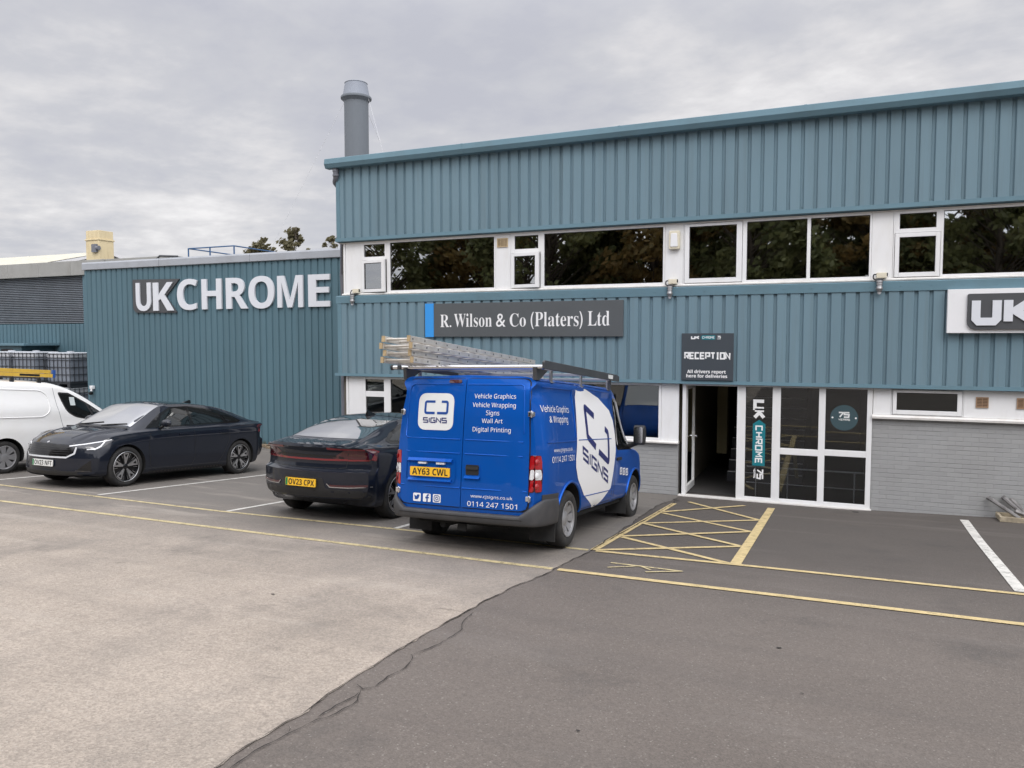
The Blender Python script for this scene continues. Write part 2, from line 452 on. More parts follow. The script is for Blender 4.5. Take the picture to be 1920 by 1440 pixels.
M['crack'] = pmat('crack_dark', (0.022, 0.019, 0.017), 0.95)

def leaf_mat(name, a, b):
    m, n, l, p = nt_new(name)
    o = n.new('ShaderNodeObjectInfo')
    g = n.new('ShaderNodeNewGeometry')
    f = noise_node(n, l, 0.55, 3, 0.6)
    f2 = mathn(n, l, 'ADD', mathn(n, l, 'MULTIPLY', g.outputs['Random Per Island'], 0.55), mathn(n, l, 'MULTIPLY', remap(n, l, f, 0.35, 0.65, 0, 1), 0.45))
    c = mixcol(n, l, f2, a + (1,), b + (1,))
    l.new(c, p.inputs['Base Color'])
    p.inputs['Roughness'].default_value = 0.6
    tb = n.new('ShaderNodeBsdfTranslucent'); l.new(c, tb.inputs[0])
    mx = n.new('ShaderNodeMixShader'); mx.inputs[0].default_value = 0.5
    l.new(p.outputs[0], mx.inputs[1]); l.new(tb.outputs[0], mx.inputs[2])
    l.new(mx.outputs[0], n['Material Output'].inputs[0])
    return m
M['leaf_dark'] = leaf_mat('leaf_dark', (0.10, 0.12, 0.05), (0.20, 0.20, 0.08))
M['leaf_ochre'] = leaf_mat('leaf_ochre', (0.16, 0.135, 0.055), (0.33, 0.21, 0.07))
M['leaf_olive'] = leaf_mat('leaf_olive', (0.11, 0.105, 0.06), (0.22, 0.19, 0.10))
# ------------------------------------------------------------------ object helpers
WLOC = {}

def thing(name, label, cat, loc=(0, 0, 0), group=None, rot=None):
    o = bpy.data.objects.new(name, None)
    COL.objects.link(o)
    o.location = loc
    if rot is not None:
        o.rotation_euler = rot
    o.empty_display_size = 0.3
    o['label'] = label
    o['category'] = cat
    if group:
        o['group'] = group
    WLOC[o.name] = Vector(loc)
    return o

def tag(o, label=None, cat=None, group=None, kind=None):
    if label: o['label'] = label
    if cat: o['category'] = cat
    if group: o['group'] = group
    if kind: o['kind'] = kind
    return o

class MB:
    """collects geometry, then becomes ONE mesh object"""
    def __init__(self):
        self.v = []; self.f = []; self.m = []
    def add(self, v, f, mi=0):
        k = len(self.v)
        self.v.extend([tuple(p) for p in v])
        self.f.extend([tuple(i + k for i in q) for q in f])
        self.m.extend([mi] * len(f))
        return self
    def box(self, x0, x1, y0, y1, z0, z1, mi=0):
        v = [(x, y, z) for x in (x0, x1) for y in (y0, y1) for z in (z0, z1)]
        f = [(0, 1, 3, 2), (4, 6, 7, 5), (0, 4, 5, 1), (2, 3, 7, 6), (0, 2, 6, 4), (1, 5, 7, 3)]
        return self.add(v, f, mi)
    def quad(self, a, b, c, d, mi=0):
        return self.add([a, b, c, d], [(0, 1, 2, 3)], mi)
    def prism(self, poly, to3, d0, d1, mi=0):
        """poly: 2D outline (ccw), to3(u,v,d) -> 3D; solid between d0 and d1"""
        n = len(poly)
        v = [to3(u, w, d0) for u, w in poly] + [to3(u, w, d1) for u, w in poly]
        f = [tuple(range(n - 1, -1, -1)), tuple(range(n, 2 * n))]
        f += [(i, (i + 1) % n, n + (i + 1) % n, n + i) for i in range(n)]
        return self.add(v, f, mi)
    def tube(self, pts, r, n=8, mi=0, cap=True):
        pts = [Vector(p) for p in pts]
        rr = r if isinstance(r, (list, tuple)) else [r] * len(pts)
        rings = []
        up = Vector((0, 0, 1))
        for i, p in enumerate(pts):
            t = (pts[min(i + 1, len(pts) - 1)] - pts[max(i - 1, 0)]).normalized()
            a = t.cross(up)
            if a.length < 1e-3: a = t.cross(Vector((1, 0, 0)))
            a.normalize(); b = a.cross(t)
            rings.append([p + (a * math.cos(2 * math.pi * k / n) + b * math.sin(2 * math.pi * k / n)) * rr[i] for k in range(n)])
        v = [q for ring in rings for q in ring]
        f = []
        for i in range(len(pts) - 1):
            for k in range(n):
                k2 = (k + 1) % n
                f.append((i * n + k, i * n + k2, (i + 1) * n + k2, (i + 1) * n + k))
        if cap:
            f.append(tuple(range(n - 1, -1, -1)))
            f.append(tuple((len(pts) - 1) * n + k for k in range(n)))
        return self.add(v, f, mi)
    def lathe(self, prof, to3, n=32, mi=0, close=False):
        """prof: (r, h) pairs; to3(x, y, h)"""
        v = []
        for r, h in prof:
            for k in range(n):
                a = 2 * math.pi * k / n
                v.append(to3(r * math.cos(a), r * math.sin(a), h))
        f = []
        m = len(prof)
        for i in range(m if close else m - 1):
            j = (i + 1) % m
            for k in range(n):
                k2 = (k + 1) % n
                f.append((i * n + k, i * n + k2, j * n + k2, j * n + k))
        return self.add(v, f, mi)
    def corr(self, x0, x1, z0, z1, yf, pitch=0.213, depth=0.033, crown=0.148, web=0.016, mi=0, phase=0.0):
        """trapezoidal steel sheet facing -Y with its crowns at yf"""
        xs = []
        x = x0 - phase
        val = pitch - crown - 2 * web
        while x < x1 + pitch:
            xs += [(x, yf), (x + crown, yf), (x + crown + web, yf + depth), (x + crown + web + val, yf + depth)]
            x += pitch
        xs = [(min(max(a, x0), x1), b) for a, b in xs]
        v = []; f = []
        for a, b in xs:
            v += [(a, b, z0), (a, b, z1)]
        for i in range(len(xs) - 1):
            if xs[i + 1][0] - xs[i][0] > 1e-6:
                f.append((2 * i, 2 * i + 2, 2 * i + 3, 2 * i + 1))
        return self.add(v, f, mi)
    def build(self, name, mat, parent=None, smooth=None, bevel=0, local=False):
        me = bpy.data.meshes.new(name)
        v = self.v
        off = Vector((0, 0, 0))
        if parent is not None and not local:
            off = WLOC.get(parent.name, Vector((0, 0, 0)))
            v = [(p[0] - off.x, p[1] - off.y, p[2] - off.z) for p in v]
        me.from_pydata(v, [], self.f)
        mats = mat if isinstance(mat, (list, tuple)) else [mat]
        for m in mats:
            me.materials.append(M[m] if isinstance(m, str) else m)
        if len(mats) > 1:
            me.polygons.foreach_set('material_index', self.m)
        me.update()
        if smooth:
            me.polygons.foreach_set('use_smooth', [True] * len(me.polygons))
            me.set_sharp_from_angle(angle=R(smooth))
        o = bpy.data.objects.new(name, me)
        COL.objects.link(o)
        if parent is not None:
            o.parent = parent
            WLOC[o.name] = off.copy()
        if bevel:
            b = o.modifiers.new('bevel', 'BEVEL')
            b.width = bevel; b.segments = 2; b.limit_method = 'ANGLE'; b.angle_limit = R(40)
        return o

def base_at(mb):
    """origin of a single-mesh thing: centre of its base"""
    a = np.array(mb.v)
    return (float((a[:, 0].min() + a[:, 0].max()) / 2), float((a[:, 1].min() + a[:, 1].max()) / 2), float(a[:, 2].min()))

def solo(mb, name, mat, label, cat, group=None, **k):
    loc = base_at(mb)
    mb.v = [(p[0] - loc[0], p[1] - loc[1], p[2] - loc[2]) for p in mb.v]
    o = mb.build(name, mat, None, **k)
    o.location = loc
    WLOC[o.name] = Vector(loc)
    tag(o, label, cat, group)
    return o

# ------------------------------------------------------------------ lettering
_tc = bpy.data.curves.new('lettering_source', 'FONT')
_to = bpy.data.objects.new('lettering_source', _tc)
COL.objects.link(_to)
_tc.resolution_u = 4

def _style(s, style):
    out = ''
    for ch in s:
        c = ch
        if style == 'bold':
            if 'A' <= ch <= 'Z': c = chr(0x1D5D4 + ord(ch) - 65)
            elif 'a' <= ch <= 'z': c = chr(0x1D5EE + ord(ch) - 97)
            elif '0' <= ch <= '9': c = chr(0x1D7EC + ord(ch) - 48)
        elif style == 'sans':
            if 'A' <= ch <= 'Z': c = chr(0x1D5A0 + ord(ch) - 65)
            elif 'a' <= ch <= 'z': c = chr(0x1D5BA + ord(ch) - 97)
            elif '0' <= ch <= '9': c = chr(0x1D7E2 + ord(ch) - 48)
        elif style == 'serif':
            if 'A' <= ch <= 'Z': c = chr(0x1D400 + ord(ch) - 65)
            elif 'a' <= ch <= 'z': c = chr(0x1D41A + ord(ch) - 97)
        out += c
    return out

def text2d(s, style='sans', box=None, fat=0.0, spacing=1.0):
    """outline-font text as flat triangles, stretched into box=(u0,u1,v0,v1)"""
    _tc.body = _style(s, style)
    _tc.offset = fat
    _tc.space_character = spacing
    bpy.context.view_layer.update()
    ev = _to.evaluated_get(bpy.context.evaluated_depsgraph_get())
    me = ev.to_mesh()
    v = np.array([p.co[:2] for p in me.vertices])
    f = [tuple(p.vertices) for p in me.polygons]
    ev.to_mesh_clear()
    a, b = v.min(0), v.max(0)
    if box:
        v = (v - a) / (b - a)
        v = v * np.array([box[1] - box[0], box[3] - box[2]]) + np.array([box[0], box[2]])
    return v, f

def stroke2d(pts, w, closed=False):
    """mitred strip along a 2D polyline"""
    P = [np.array(p, float) for p in pts]
    n = len(P)
    L, Rr = [], []
    for i in range(n):
        d1 = P[i] - P[i - 1] if (i > 0 or closed) else P[i + 1] - P[i]
        d2 = P[(i + 1) % n] - P[i] if (i < n - 1 or closed) else d1
        d1 = d1 / np.linalg.norm(d1); d2 = d2 / np.linalg.norm(d2)
        n1 = np.array([-d1[1], d1[0]]); n2 = np.array([-d2[1], d2[0]])
        m = n1 + n2
        q = np.linalg.norm(m)
        m = n1 if q < 1e-6 else m / q
        k = min(2.0, 1 / max(0.35, float(m @ n1)))
        L.append(P[i] + m * w / 2 * k); Rr.append(P[i] - m * w / 2 * k)
    v = L + Rr
    f = []
    for i in range(n if closed else n - 1):
        j = (i + 1) % n
        f.append((n + i, n + j, j, i))
    return np.array(v), f

GL = {  # squared lettering as centre lines on a unit cell
 'U': [[(0, 1), (0, .14), (.14, 0), (.86, 0), (1, .14), (1, 1)]],
 'K': [[(0, 0), (0, 1)], [(1, 1), (.30, .5), (1, 0)]],
 'C': [[(1, 1), (.12, 1), (0, .88), (0, .12), (.12, 0), (1, 0)]],
 'H': [[(0, 0), (0, 1)], [(1, 0), (1, 1)], [(0, .5), (1, .5)]],
 'R': [[(0, 0), (0, 1), (.88, 1), (1, .88), (1, .55), (.88, .43), (0, .43)], [(.55, .43), (1, 0)]],
 'O': [[(.12, 0), (0, .12), (0, .88), (.12, 1), (.88, 1), (1, .88), (1, .12), (.88, 0), (.12, 0)]],
 'M': [[(0, 0), (0, 1), (.5, .45), (1, 1), (1, 0)]],
 'E': [[(1, 1), (0, 1), (0, 0), (1, 0)], [(0, .5), (.85, .5)]],
 'P': [[(0, 0), (0, 1), (.88, 1), (1, .88), (1, .52), (.88, .40), (0, .40)]],
 'T': [[(0, 1), (1, 1)], [(.5, 1), (.5, 0)]],
 'I': [[(.5, 0), (.5, 1)], [(.15, 1), (.85, 1)], [(.15, 0), (.85, 0)]],
 'i': [[(.5, 0), (.5, 1)]],
 'N': [[(0, 0), (0, 1), (1, 0), (1, 1)]],
 'S': [[(1, .85), (.9, 1), (.12, 1), (0, .88), (0, .62), (.12, .5), (.88, .5), (1, .38), (1, .12), (.88, 0), (.1, 0), (0, .15)]],
 'G': [[(1, .85), (.9, 1), (.12, 1), (0, .88), (0, .12), (.12, 0), (1, 0), (1, .48), (.5, .48)]],
 '7': [[(0, 1), (1, 1), (.35, 0)]],
 '5': [[(1, 1), (0, 1), (0, .56), (.85, .56), (1, .44), (1, .12), (.86, 0), (0, 0)]],
 'Y': [[(0, 1), (.5, .5), (1, 1)], [(.5, .5), (.5, 0)]],
 'A': [[(0, 0), (0, .8), (.2, 1), (.8, 1), (1, .8), (1, 0)], [(0, .4), (1, .4)]],
}
GLB = {  # heavy cut: square corners, so that the stroke is never wider than a facet is long
 'U': [[(0, 1), (0, 0), (1, 0), (1, 1)]],
 'C': [[(1, 1), (0, 1), (0, 0), (1, 0)]],
 'R': [[(0, 0), (0, 1), (1, 1), (1, .45), (0, .45)], [(.45, .45), (1, 0)]],
 'O': [[(0, 0), (0, 1), (1, 1), (1, 0), (0, 0)]],
 'P': [[(0, 0), (0, 1), (1, 1), (1, .42), (0, .42)]],
 'S': [[(1, 1), (0, 1), (0, .5), (1, .5), (1, 0), (0, 0)]],
 'G': [[(1, 1), (0, 1), (0, 0), (1, 0), (1, .5), (.5, .5)]],
 '5': [[(1, 1), (0, 1), (0, .56), (1, .56), (1, 0), (0, 0)]],
 'A': [[(0, 0), (0, 1), (1, 1), (1, 0)], [(0, .42), (1, .42)]],
}
NARROW = {'i': .15, 'I': .7}

def glyphs2d(word, box, w, gap=0.32, shear=0.0, square=None):
    """list of (verts2d, faces, level): word drawn with GL inside box, stroke width w"""
    u0, u1, v0, v1 = box
    wid = [NARROW.get(c, 1.0) for c in word]
    tot = sum(wid) + gap * (len(word) - 1)
    k = (u1 - u0 - w) / tot
    out = []
    u = u0 + w / 2
    for c, q in zip(word, wid):
        sq = (w > .17 * (v1 - v0)) if square is None else square
        for lev, pl in enumerate(GLB[c] if sq and c in GLB else GL[c]):
            closed = pl[0] == pl[-1]
            if closed: pl = pl[:-1]
            pts = [(u + a * k * q + shear * (b * (v1 - v0 - w)), v0 + w / 2 + b * (v1 - v0 - w)) for a, b in pl]
            vv, ff = stroke2d(pts, w, closed)
            out.append((vv, ff, lev))
        u += (q + gap) * k
    return out

def rpoly(pts, r, n=5):
    """polygon with rounded corners"""
    out = []
    m = len(pts)
    for i in range(m):
        p = np.array(pts[i], float); a = np.array(pts[i - 1], float); b = np.array(pts[(i + 1) % m], float)
        rr = r[i] if isinstance(r, (list, tuple)) else r
        d1 = a - p; d2 = b - p
        l1, l2 = np.linalg.norm(d1), np.linalg.norm(d2)
        if rr <= 0:
            out.append(tuple(p)); continue
        q = min(rr, l1 * .49, l2 * .49)
        s = p + d1 / l1 * q; e = p + d2 / l2 * q
        for k in range(n + 1):
            t = k / n
            out.append(tuple((1 - t) ** 2 * s + 2 * t * (1 - t) * p + t * t * e))
    return out

def rect(u0, u1, v0, v1):
    return [(u0, v0), (u1, v0), (u1, v1), (u0, v1)]

def flat_text(name, s, style, box, to3, mat, parent, fat=0.0, local=False, spacing=1.0):
    v, f = text2d(s, style, box, fat, spacing)
    mb = MB()
    mb.add([to3(a, b) for a, b in v], f)
    return mb.build(name, mat, parent, local=local)

def lines_text(name, lines, style, to3, mat, parent, fat=0.0, local=False):
    """several lines (text, box) as ONE lettering part"""
    mb = MB()
    for s, box in lines:
        v, f = text2d(s, style, box, fat)
        mb.add([to3(a, b) for a, b in v], f)
    return mb.build(name, mat, parent, local=local)

# ------------------------------------------------------------------ projecting flat shapes on to curved bodies
class Surf:
    """side views of a body: rays cast on to its mesh"""
    def __init__(self, verts, faces):
        self.b = BVHTree.FromPolygons([Vector(p) for p in verts], faces)
    def hit(self, o, d):
        o = Vector(o); d = Vector(d)
        p, n, i, t = self.b.ray_cast(o, d, 20)
        if p is None:
            p, n, i, t = self.b.find_nearest(o + d * (max(0.0, abs(o.dot(d)) - 0.9)))
        if n.dot(d) > 0: n = -n
        return p, n

VIEWS = {
 'right': (lambda u, v: (u, -3.0, v), (0, 1, 0)),      # u = x, v = z
 'left':  (lambda u, v: (u, 3.0, v), (0, -1, 0)),      # u = x
 'rear':  (lambda u, v: (-6.0, -u, v), (1, 0, 0)),     # u = -y
 'vrear': (lambda u, v: (-6.0, -(u - .04), v), (1, 0, 0)),
 'front': (lambda u, v: (8.0, u, v), (-1, 0, 0)),      # u = y
 'top':   (lambda u, v: (u, v, 5.0), (0, 0, -1)),      # u = x, v = y
}

def densify(poly, g):
    out = []
    for i in range(len(poly)):
        a = np.array(poly[i], float); b = np.array(poly[(i + 1) % len(poly)], float)
        k = max(1, int(np.linalg.norm(b - a) / g))
        for j in range(k):
            out.append(tuple(a + (b - a) * j / k))
    return out

def inside(p, poly):
    c = False
    x, y = p
    n = len(poly)
    for i in range(n):
        x1, y1 = poly[i]; x2, y2 = poly[i - 1]
        if (y1 > y) != (y2 > y) and x < (x2 - x1) * (y - y1) / (y2 - y1) + x1:
            c = not c
    return c

def proj_panel(mb, surf, view, poly, off=0.004, skirt=0.0, g=0.06, mi=0):
    o3, d = VIEWS[view] if isinstance(view, str) else view
    poly = densify(poly, g)
    a = np.array(poly)
    area = 0.5 * np.sum(a[:, 0] * np.roll(a[:, 1], -1) - np.roll(a[:, 0], -1) * a[:, 1])
    if area < 0: poly = poly[::-1]; a = a[::-1]
    pts = [Vector(p) for p in poly]
    n0 = len(pts)
    lo, hi = a.min(0), a.max(0)
    for u in np.arange(lo[0] + g * .5, hi[0], g):
        for w in np.arange(lo[1] + g * .5, hi[1], g):
            if inside((u, w), poly):
                dd = np.min(np.hypot(a[:, 0] - u, a[:, 1] - w))
                if dd > g * .4: pts.append(Vector((u, w)))
    V, E, F, ov, oe, of = delaunay_2d_cdt(pts, [], [list(range(n0))], 1, 1e-6)
    vs, ns = [], []
    for p in V:
        h, nn = surf.hit(o3(p[0], p[1]), d)
        vs.append(h + nn * off); ns.append(nn)
    D = Vector(d)
    fs = []
    for f in F:
        f = list(f)
        nn = (vs[f[1]] - vs[f[0]]).cross(vs[f[2]] - vs[f[0]])
        if nn.dot(D) > 0: f = f[::-1]
        fs.append(tuple(f))
    if skirt:
        ec = {}
        for f in fs:
            for i in range(len(f)):
                ec.setdefault(frozenset((f[i], f[(i + 1) % len(f)])), []).append((f[i], f[(i + 1) % len(f)]))
        low = {}
        for k, e in ec.items():
            if len(e) == 1:
                i, j = e[0]
                for q in (i, j):
                    if q not in low:
                        low[q] = len(vs)
                        vs.append(vs[q] - ns[q] * skirt)
                fs.append((j, i, low[i], low[j]))
    mb.add(vs, fs, mi)
    return mb

def proj_verts(mb, surf, view, v, f, off=0.004, mi=0):
    o3, d = VIEWS[view] if isinstance(view, str) else view
    vs = []
    for p in v:
        h, nn = surf.hit(o3(p[0], p[1]), d)
        vs.append(h + nn * off)
    D = Vector(d)
    fs = []
    for q in f:
        q = list(q)
        nn = Vector((0, 0, 0))
        for i in range(1, len(q) - 1):
            nn += (vs[q[i]] - vs[q[0]]).cross(vs[q[i + 1]] - vs[q[0]])
        if nn.dot(D) > 0: q = q[::-1]
        fs.append(tuple(q))
    return mb.add(vs, fs, mi)

def proj_text(mb, surf, view, s, style, box, off=0.005, fat=0.0):
    v, f = text2d(s, style, box, fat)
    return proj_verts(mb, surf, view, v, f, off)

def proj_stroke(mb, surf, view, pts, w, off=0.004, closed=False, g=0.06, mi=0):
    q = []
    P = [np.array(p, float) for p in pts]
    if closed: P.append(P[0])
    for i in range(len(P) - 1):
        k = max(1, int(np.linalg.norm(P[i + 1] - P[i]) / g))
        q += [P[i] + (P[i + 1] - P[i]) * j / k for j in range(k)]
    if not closed: q.append(P[-1])
    v, f = stroke2d(q, w, closed)
    return proj_verts(mb, surf, view, v, f, off, mi)

def proj_tube(mb, surf, view, pts, r, sink=0.4, g=0.06, closed=False, n=6):
    o3, d = VIEWS[view]
    P = [np.array(p, float) for p in pts]
    if closed: P.append(P[0])
    q = []
    for i in range(len(P) - 1):
        k = max(1, int(np.linalg.norm(P[i + 1] - P[i]) / g))
        q += [P[i] + (P[i + 1] - P[i]) * j / k for j in range(k)]
    q.append(P[-1])
    pp = []
    for a, b in q:
        h, nn = surf.hit(o3(a, b), d)
        pp.append(h + nn * (r * (1 - 2 * sink)))
    return mb.tube(pp, r, n)

# ------------------------------------------------------------------ vehicle bodies
def pchip(xk, yk, x):
    xk = np.asarray(xk, float); yk = np.asarray(yk, float)
    h = np.diff(xk); dl = np.diff(yk) / h
    m = np.zeros(len(xk))
    for i in range(1, len(xk) - 1):
        if dl[i - 1] * dl[i] > 0:
            w1 = 2 * h[i] + h[i - 1]; w2 = h[i] + 2 * h[i - 1]
            m[i] = (w1 + w2) / (w1 / dl[i - 1] + w2 / dl[i])
    m[0] = dl[0]; m[-1] = dl[-1]
    i = np.clip(np.searchsorted(xk, x) - 1, 0, len(h) - 1)
    t = (x - xk[i]) / h[i]
    return ((1 + 2 * t) * (1 - t) ** 2 * yk[i] + t * (1 - t) ** 2 * h[i] * m[i] + t * t * (3 - 2 * t) * yk[i + 1] + t * t * (t - 1) * h[i] * m[i + 1])

def catmull(P, per):
    P = np.asarray(P, float)
    Q = np.vstack([2 * P[0] - P[1], P, 2 * P[-1] - P[-2]])
    out = []
    for i in range(1, len(Q) - 2):
        for j in range(per):
            t = j / per
            a, b, c, d = Q[i - 1], Q[i], Q[i + 1], Q[i + 2]
            out.append(0.5 * ((2 * b) + (c - a) * t + (2 * a - 5 * b + 4 * c - d) * t * t + (3 * b - a - 3 * c + d) * t ** 3))
    out.append(P[-1])
    return np.array(out)

def loft(xs, secs, nx, per, deform, cols=9):
    """xs: station positions; secs: per station the half section (y, z) from belly centre to roof centre"""
    secs = np.array(secs, float)                     # S x N x 2
    X = np.array(nx, float)
    ctrl = np.zeros((len(X), secs.shape[1], 2))
    for j in range(secs.shape[1]):
        for c in range(2):
            ctrl[:, j, c] = pchip(xs, secs[:, j, c], X)
    V = []; F = []
    rings = []
    for k, x in enumerate(X):
        h = catmull(ctrl[k], per)
        h[:, 0] = np.maximum(h[:, 0], 0)
        h[0, 0] = h[-1, 0] = 0
        n = len(h)
        idx = []
        for y, z in h:
            idx.append(len(V)); V.append((x, y, z))
        for y, z in h[-2:0:-1]:
            idx.append(len(V)); V.append((x, -y, z))
        rings.append(idx)
    m = len(rings[0])
    for k in range(len(X) - 1):
        a, b = rings[k], rings[k + 1]
        for i in range(m):
            j = (i + 1) % m
            F.append((a[i], b[i], b[j], a[j]))
    for k, flip in ((0, False), (len(X) - 1, True)):
        ring = rings[k]
        rows = [[ring[0]]]
        for i in range(1, n - 1):
            l, r = ring[i], ring[m - i]
            yl, z = V[l][1], V[l][2]
            row = [l]
            for c in range(1, cols):
                row.append(len(V)); V.append((X[k], yl - 2 * yl * c / cols, z))
            row.append(r); rows.append(row)
        rows.append([ring[n - 1]])
        for i in range(len(rows) - 1):
            a, b = rows[i], rows[i + 1]
            if len(a) == 1:
                for c in range(len(b) - 1):
                    F.append((a[0], b[c + 1], b[c]) if not flip else (a[0], b[c], b[c + 1]))
            elif len(b) == 1:
                for c in range(len(a) - 1):
                    F.append((a[c], a[c + 1], b[0]) if not flip else (a[c + 1], a[c], b[0]))
            else:
                for c in range(len(a) - 1):
                    F.append((a[c], a[c + 1], b[c + 1], b[c]) if not flip else (a[c + 1], a[c], b[c], b[c + 1]))
    V = [deform(*p) for p in V]
    return V, F

def body_object(V, F, mats, parent, arches, smooth=38, name='body'):
    """body mesh with wheel arches cut out of it; arches: (x, z, radius, y_inner, y_outer)"""
    me = bpy.data.meshes.new(name)
    me.from_pydata(V, [], F)
    for m in mats: me.materials.append(M[m])
    bm = bmesh.new(); bm.from_mesh(me)
    bmesh.ops.remove_doubles(bm, verts=bm.verts, dist=1e-5)
    bmesh.ops.recalc_face_normals(bm, faces=bm.faces)
    bm.to_mesh(me); bm.free()
    o = bpy.data.objects.new(name, me)
    COL.objects.link(o)
    cut = MB()
    for (x, z, r, y0, y1) in arches:
        n = 40
        prof = []
        for k in range(n):
            a = 2 * math.pi * k / n
            prof.append((x + r * math.cos(a), z + r * math.sin(a)))
        for s in (1, -1):
            cut.prism(prof, lambda u, w, d, s=s: (u, d * s, w), y0, y1)
    cm = bpy.data.meshes.new('cut')
    cm.from_pydata(cut.v, [], cut.f)
    cm.materials.append(M['under'])
    bm = bmesh.new(); bm.from_mesh(cm)
    bmesh.ops.recalc_face_normals(bm, faces=bm.faces)
    bm.to_mesh(cm); bm.free()
    co = bpy.data.objects.new('cut', cm)
    COL.objects.link(co)
    lim = max(abs(p[1]) for p in V) + .004
    for k in range(6):                                # a boolean can misfire: nudge the cutter and try again
        co.location = (.0017 * k, 0, .0013 * k)
        md = o.modifiers.new('b', 'BOOLEAN')
        md.operation = 'DIFFERENCE'; md.object = co; md.solver = 'EXACT'
        try: md.material_mode = 'TRANSFER'
        except Exception: pass
        bpy.context.view_layer.update()
        dg = bpy.context.evaluated_depsgraph_get()
        nm = bpy.data.meshes.new_from_object(o.evaluated_get(dg))
        o.modifiers.clear()
        ok = max(abs(q.co.y) for q in nm.vertices) < lim
        # the wheel space must be open: nothing may lie over the hub
        tr_ = BVHTree.FromPolygons([q.co.copy() for q in nm.vertices], [tuple(q.vertices) for q in nm.polygons])
        for (x, z, r, y0, y1) in arches:
            for s in (1, -1):
                h = tr_.ray_cast(Vector((x + .05, 3 * s, z + .03)), Vector((0, -s, 0)))
                if h[0] is None or abs(h[0].y) > y0 + .05: ok = False
        if ok: break
    else:
        print('ARCH BOOLEAN FAILED', parent.name)
    print('arch tries', k, parent.name)
    o.data = nm
    nm.name = name
    bpy.data.objects.remove(co)
    nm.polygons.foreach_set('use_smooth', [True] * len(nm.polygons))
    nm.set_sharp_from_angle(angle=R(smooth))
    o.parent = parent
    return o

def wheel(parent, x, y, side, r, wid, rimr, style, z=None, zc=None):
    """wheel > tyre mesh with a rim sub-part; side=+1 means its face looks to +y"""
    zc = r if zc is None else zc
    to = lambda a, b, h: (x + a, y + h * side, zc + b)
    mb = MB()
    w = wid / 2
    prof = [(rimr - .01, -w * .8), (rimr + .012, -w * .95), (r - .055, -w), (r - .02, -w * .93), (r - .003, -w * .72), (r, -w * .4), (r, w * .4),
            (r - .003, w * .72), (r - .02, w * .93), (r - .055, w), (rimr + .012, w * .95), (rimr - .01, w * .8)]
    mb.lathe(prof, to, 48)
    # tread grooves read as thin dark rings already by shading; back disc closes the hub
    mb.lathe([(0.001, -w * .3), (rimr, -w * .3)], to, 32)
    wl_ = mb.build('wheel', 'rubber', parent, smooth=50, local=True)
    rm = MB()
    rm.lathe([(rimr, w * .95), (rimr - .006, w * .98), (rimr - .011, w * .95)], to, 48, mi=0)
    rm.lathe([(rimr - .011, w * .95), (rimr - .022, w * .90), (rimr - .03, w * .4), (rimr - .035, -w * .25)], to, 48, mi=1 if style == 'blade' else 0)
    rm.lathe([(0.001, w * .12), (rimr * .6, w * .05), (rimr - .03, w * .0)], to, 40, mi=1)
    def wedge(a, r0, r1, h0, h1, wa0, wa1, mi, dep=.03):
        c, s = math.cos(a), math.sin(a)
        q = [(r0, -h0), (r1, -h1), (r1, h1), (r0, h0)]
        top = [to(u * c - v * s, u * s + v * c, wa0 if u == r0 else wa1) for u, v in q]
        bot = [to(u * c - v * s, u * s + v * c, (wa0 if u == r0 else wa1) - dep) for u, v in q]
        rm.add(top + bot, [(0, 1, 2, 3), (7, 6, 5, 4), (0, 4, 5, 1), (1, 5, 6, 2), (2, 6, 7, 3), (3, 7, 4, 0)], mi)
    if style == 'blade':
        for k in range(5):
            a = 2 * math.pi * k / 5 + .3
            wedge(a, .045, rimr - .02, .012, .062, w * .72, w * .86, 0)
            wedge(a, .16, rimr - .05, .006, .030, w * .725 + .012, w * .86 + .002, 1, .01)
            for q in (-.40, .40):
                wedge(a + q, .045, rimr - .02, .010, .012, w * .66, w * .78, 1)
                wedge(a + q, .16, rimr - .03, .002, .004, w * .665 + .012, w * .78 + .003, 0, .006)
            wedge(a + math.pi / 5, .05, rimr - .02, .030, .026, w * .50, w * .6, 1)
        rm.lathe([(0.001, w * .84), (.03, w * .83), (.055, w * .7), (.06, w * .4)], to, 20, mi=1)
    elif style == 'steel':
        for k in range(8):
            a = 2 * math.pi * k / 8
            wedge(a, .07, rimr - .022, .030, .050, w * .52, w * .80, 0)
        rm.lathe([(0.001, w * .72), (.05, w * .72), (.085, w * .55), (.10, w * .3)], to, 24, mi=0)
    else:
        for k in range(7):
            a = 2 * math.pi * k / 7
            wedge(a, .05, rimr - .012, .028, .066, w * .88, w * .93, 0)
        rm.lathe([(0.001, w * .95), (.05, w * .95), (.075, w * .88), (.08, w * .6)], to, 24, mi=0)
    mats = {'blade': ['alloy', 'gloss_black'], 'steel': ['hubcap', 'under'], 'cover': ['hubcap', 'under']}[style]
    rm.build('rim', mats, wl_, smooth=30, local=True)
    return wl_

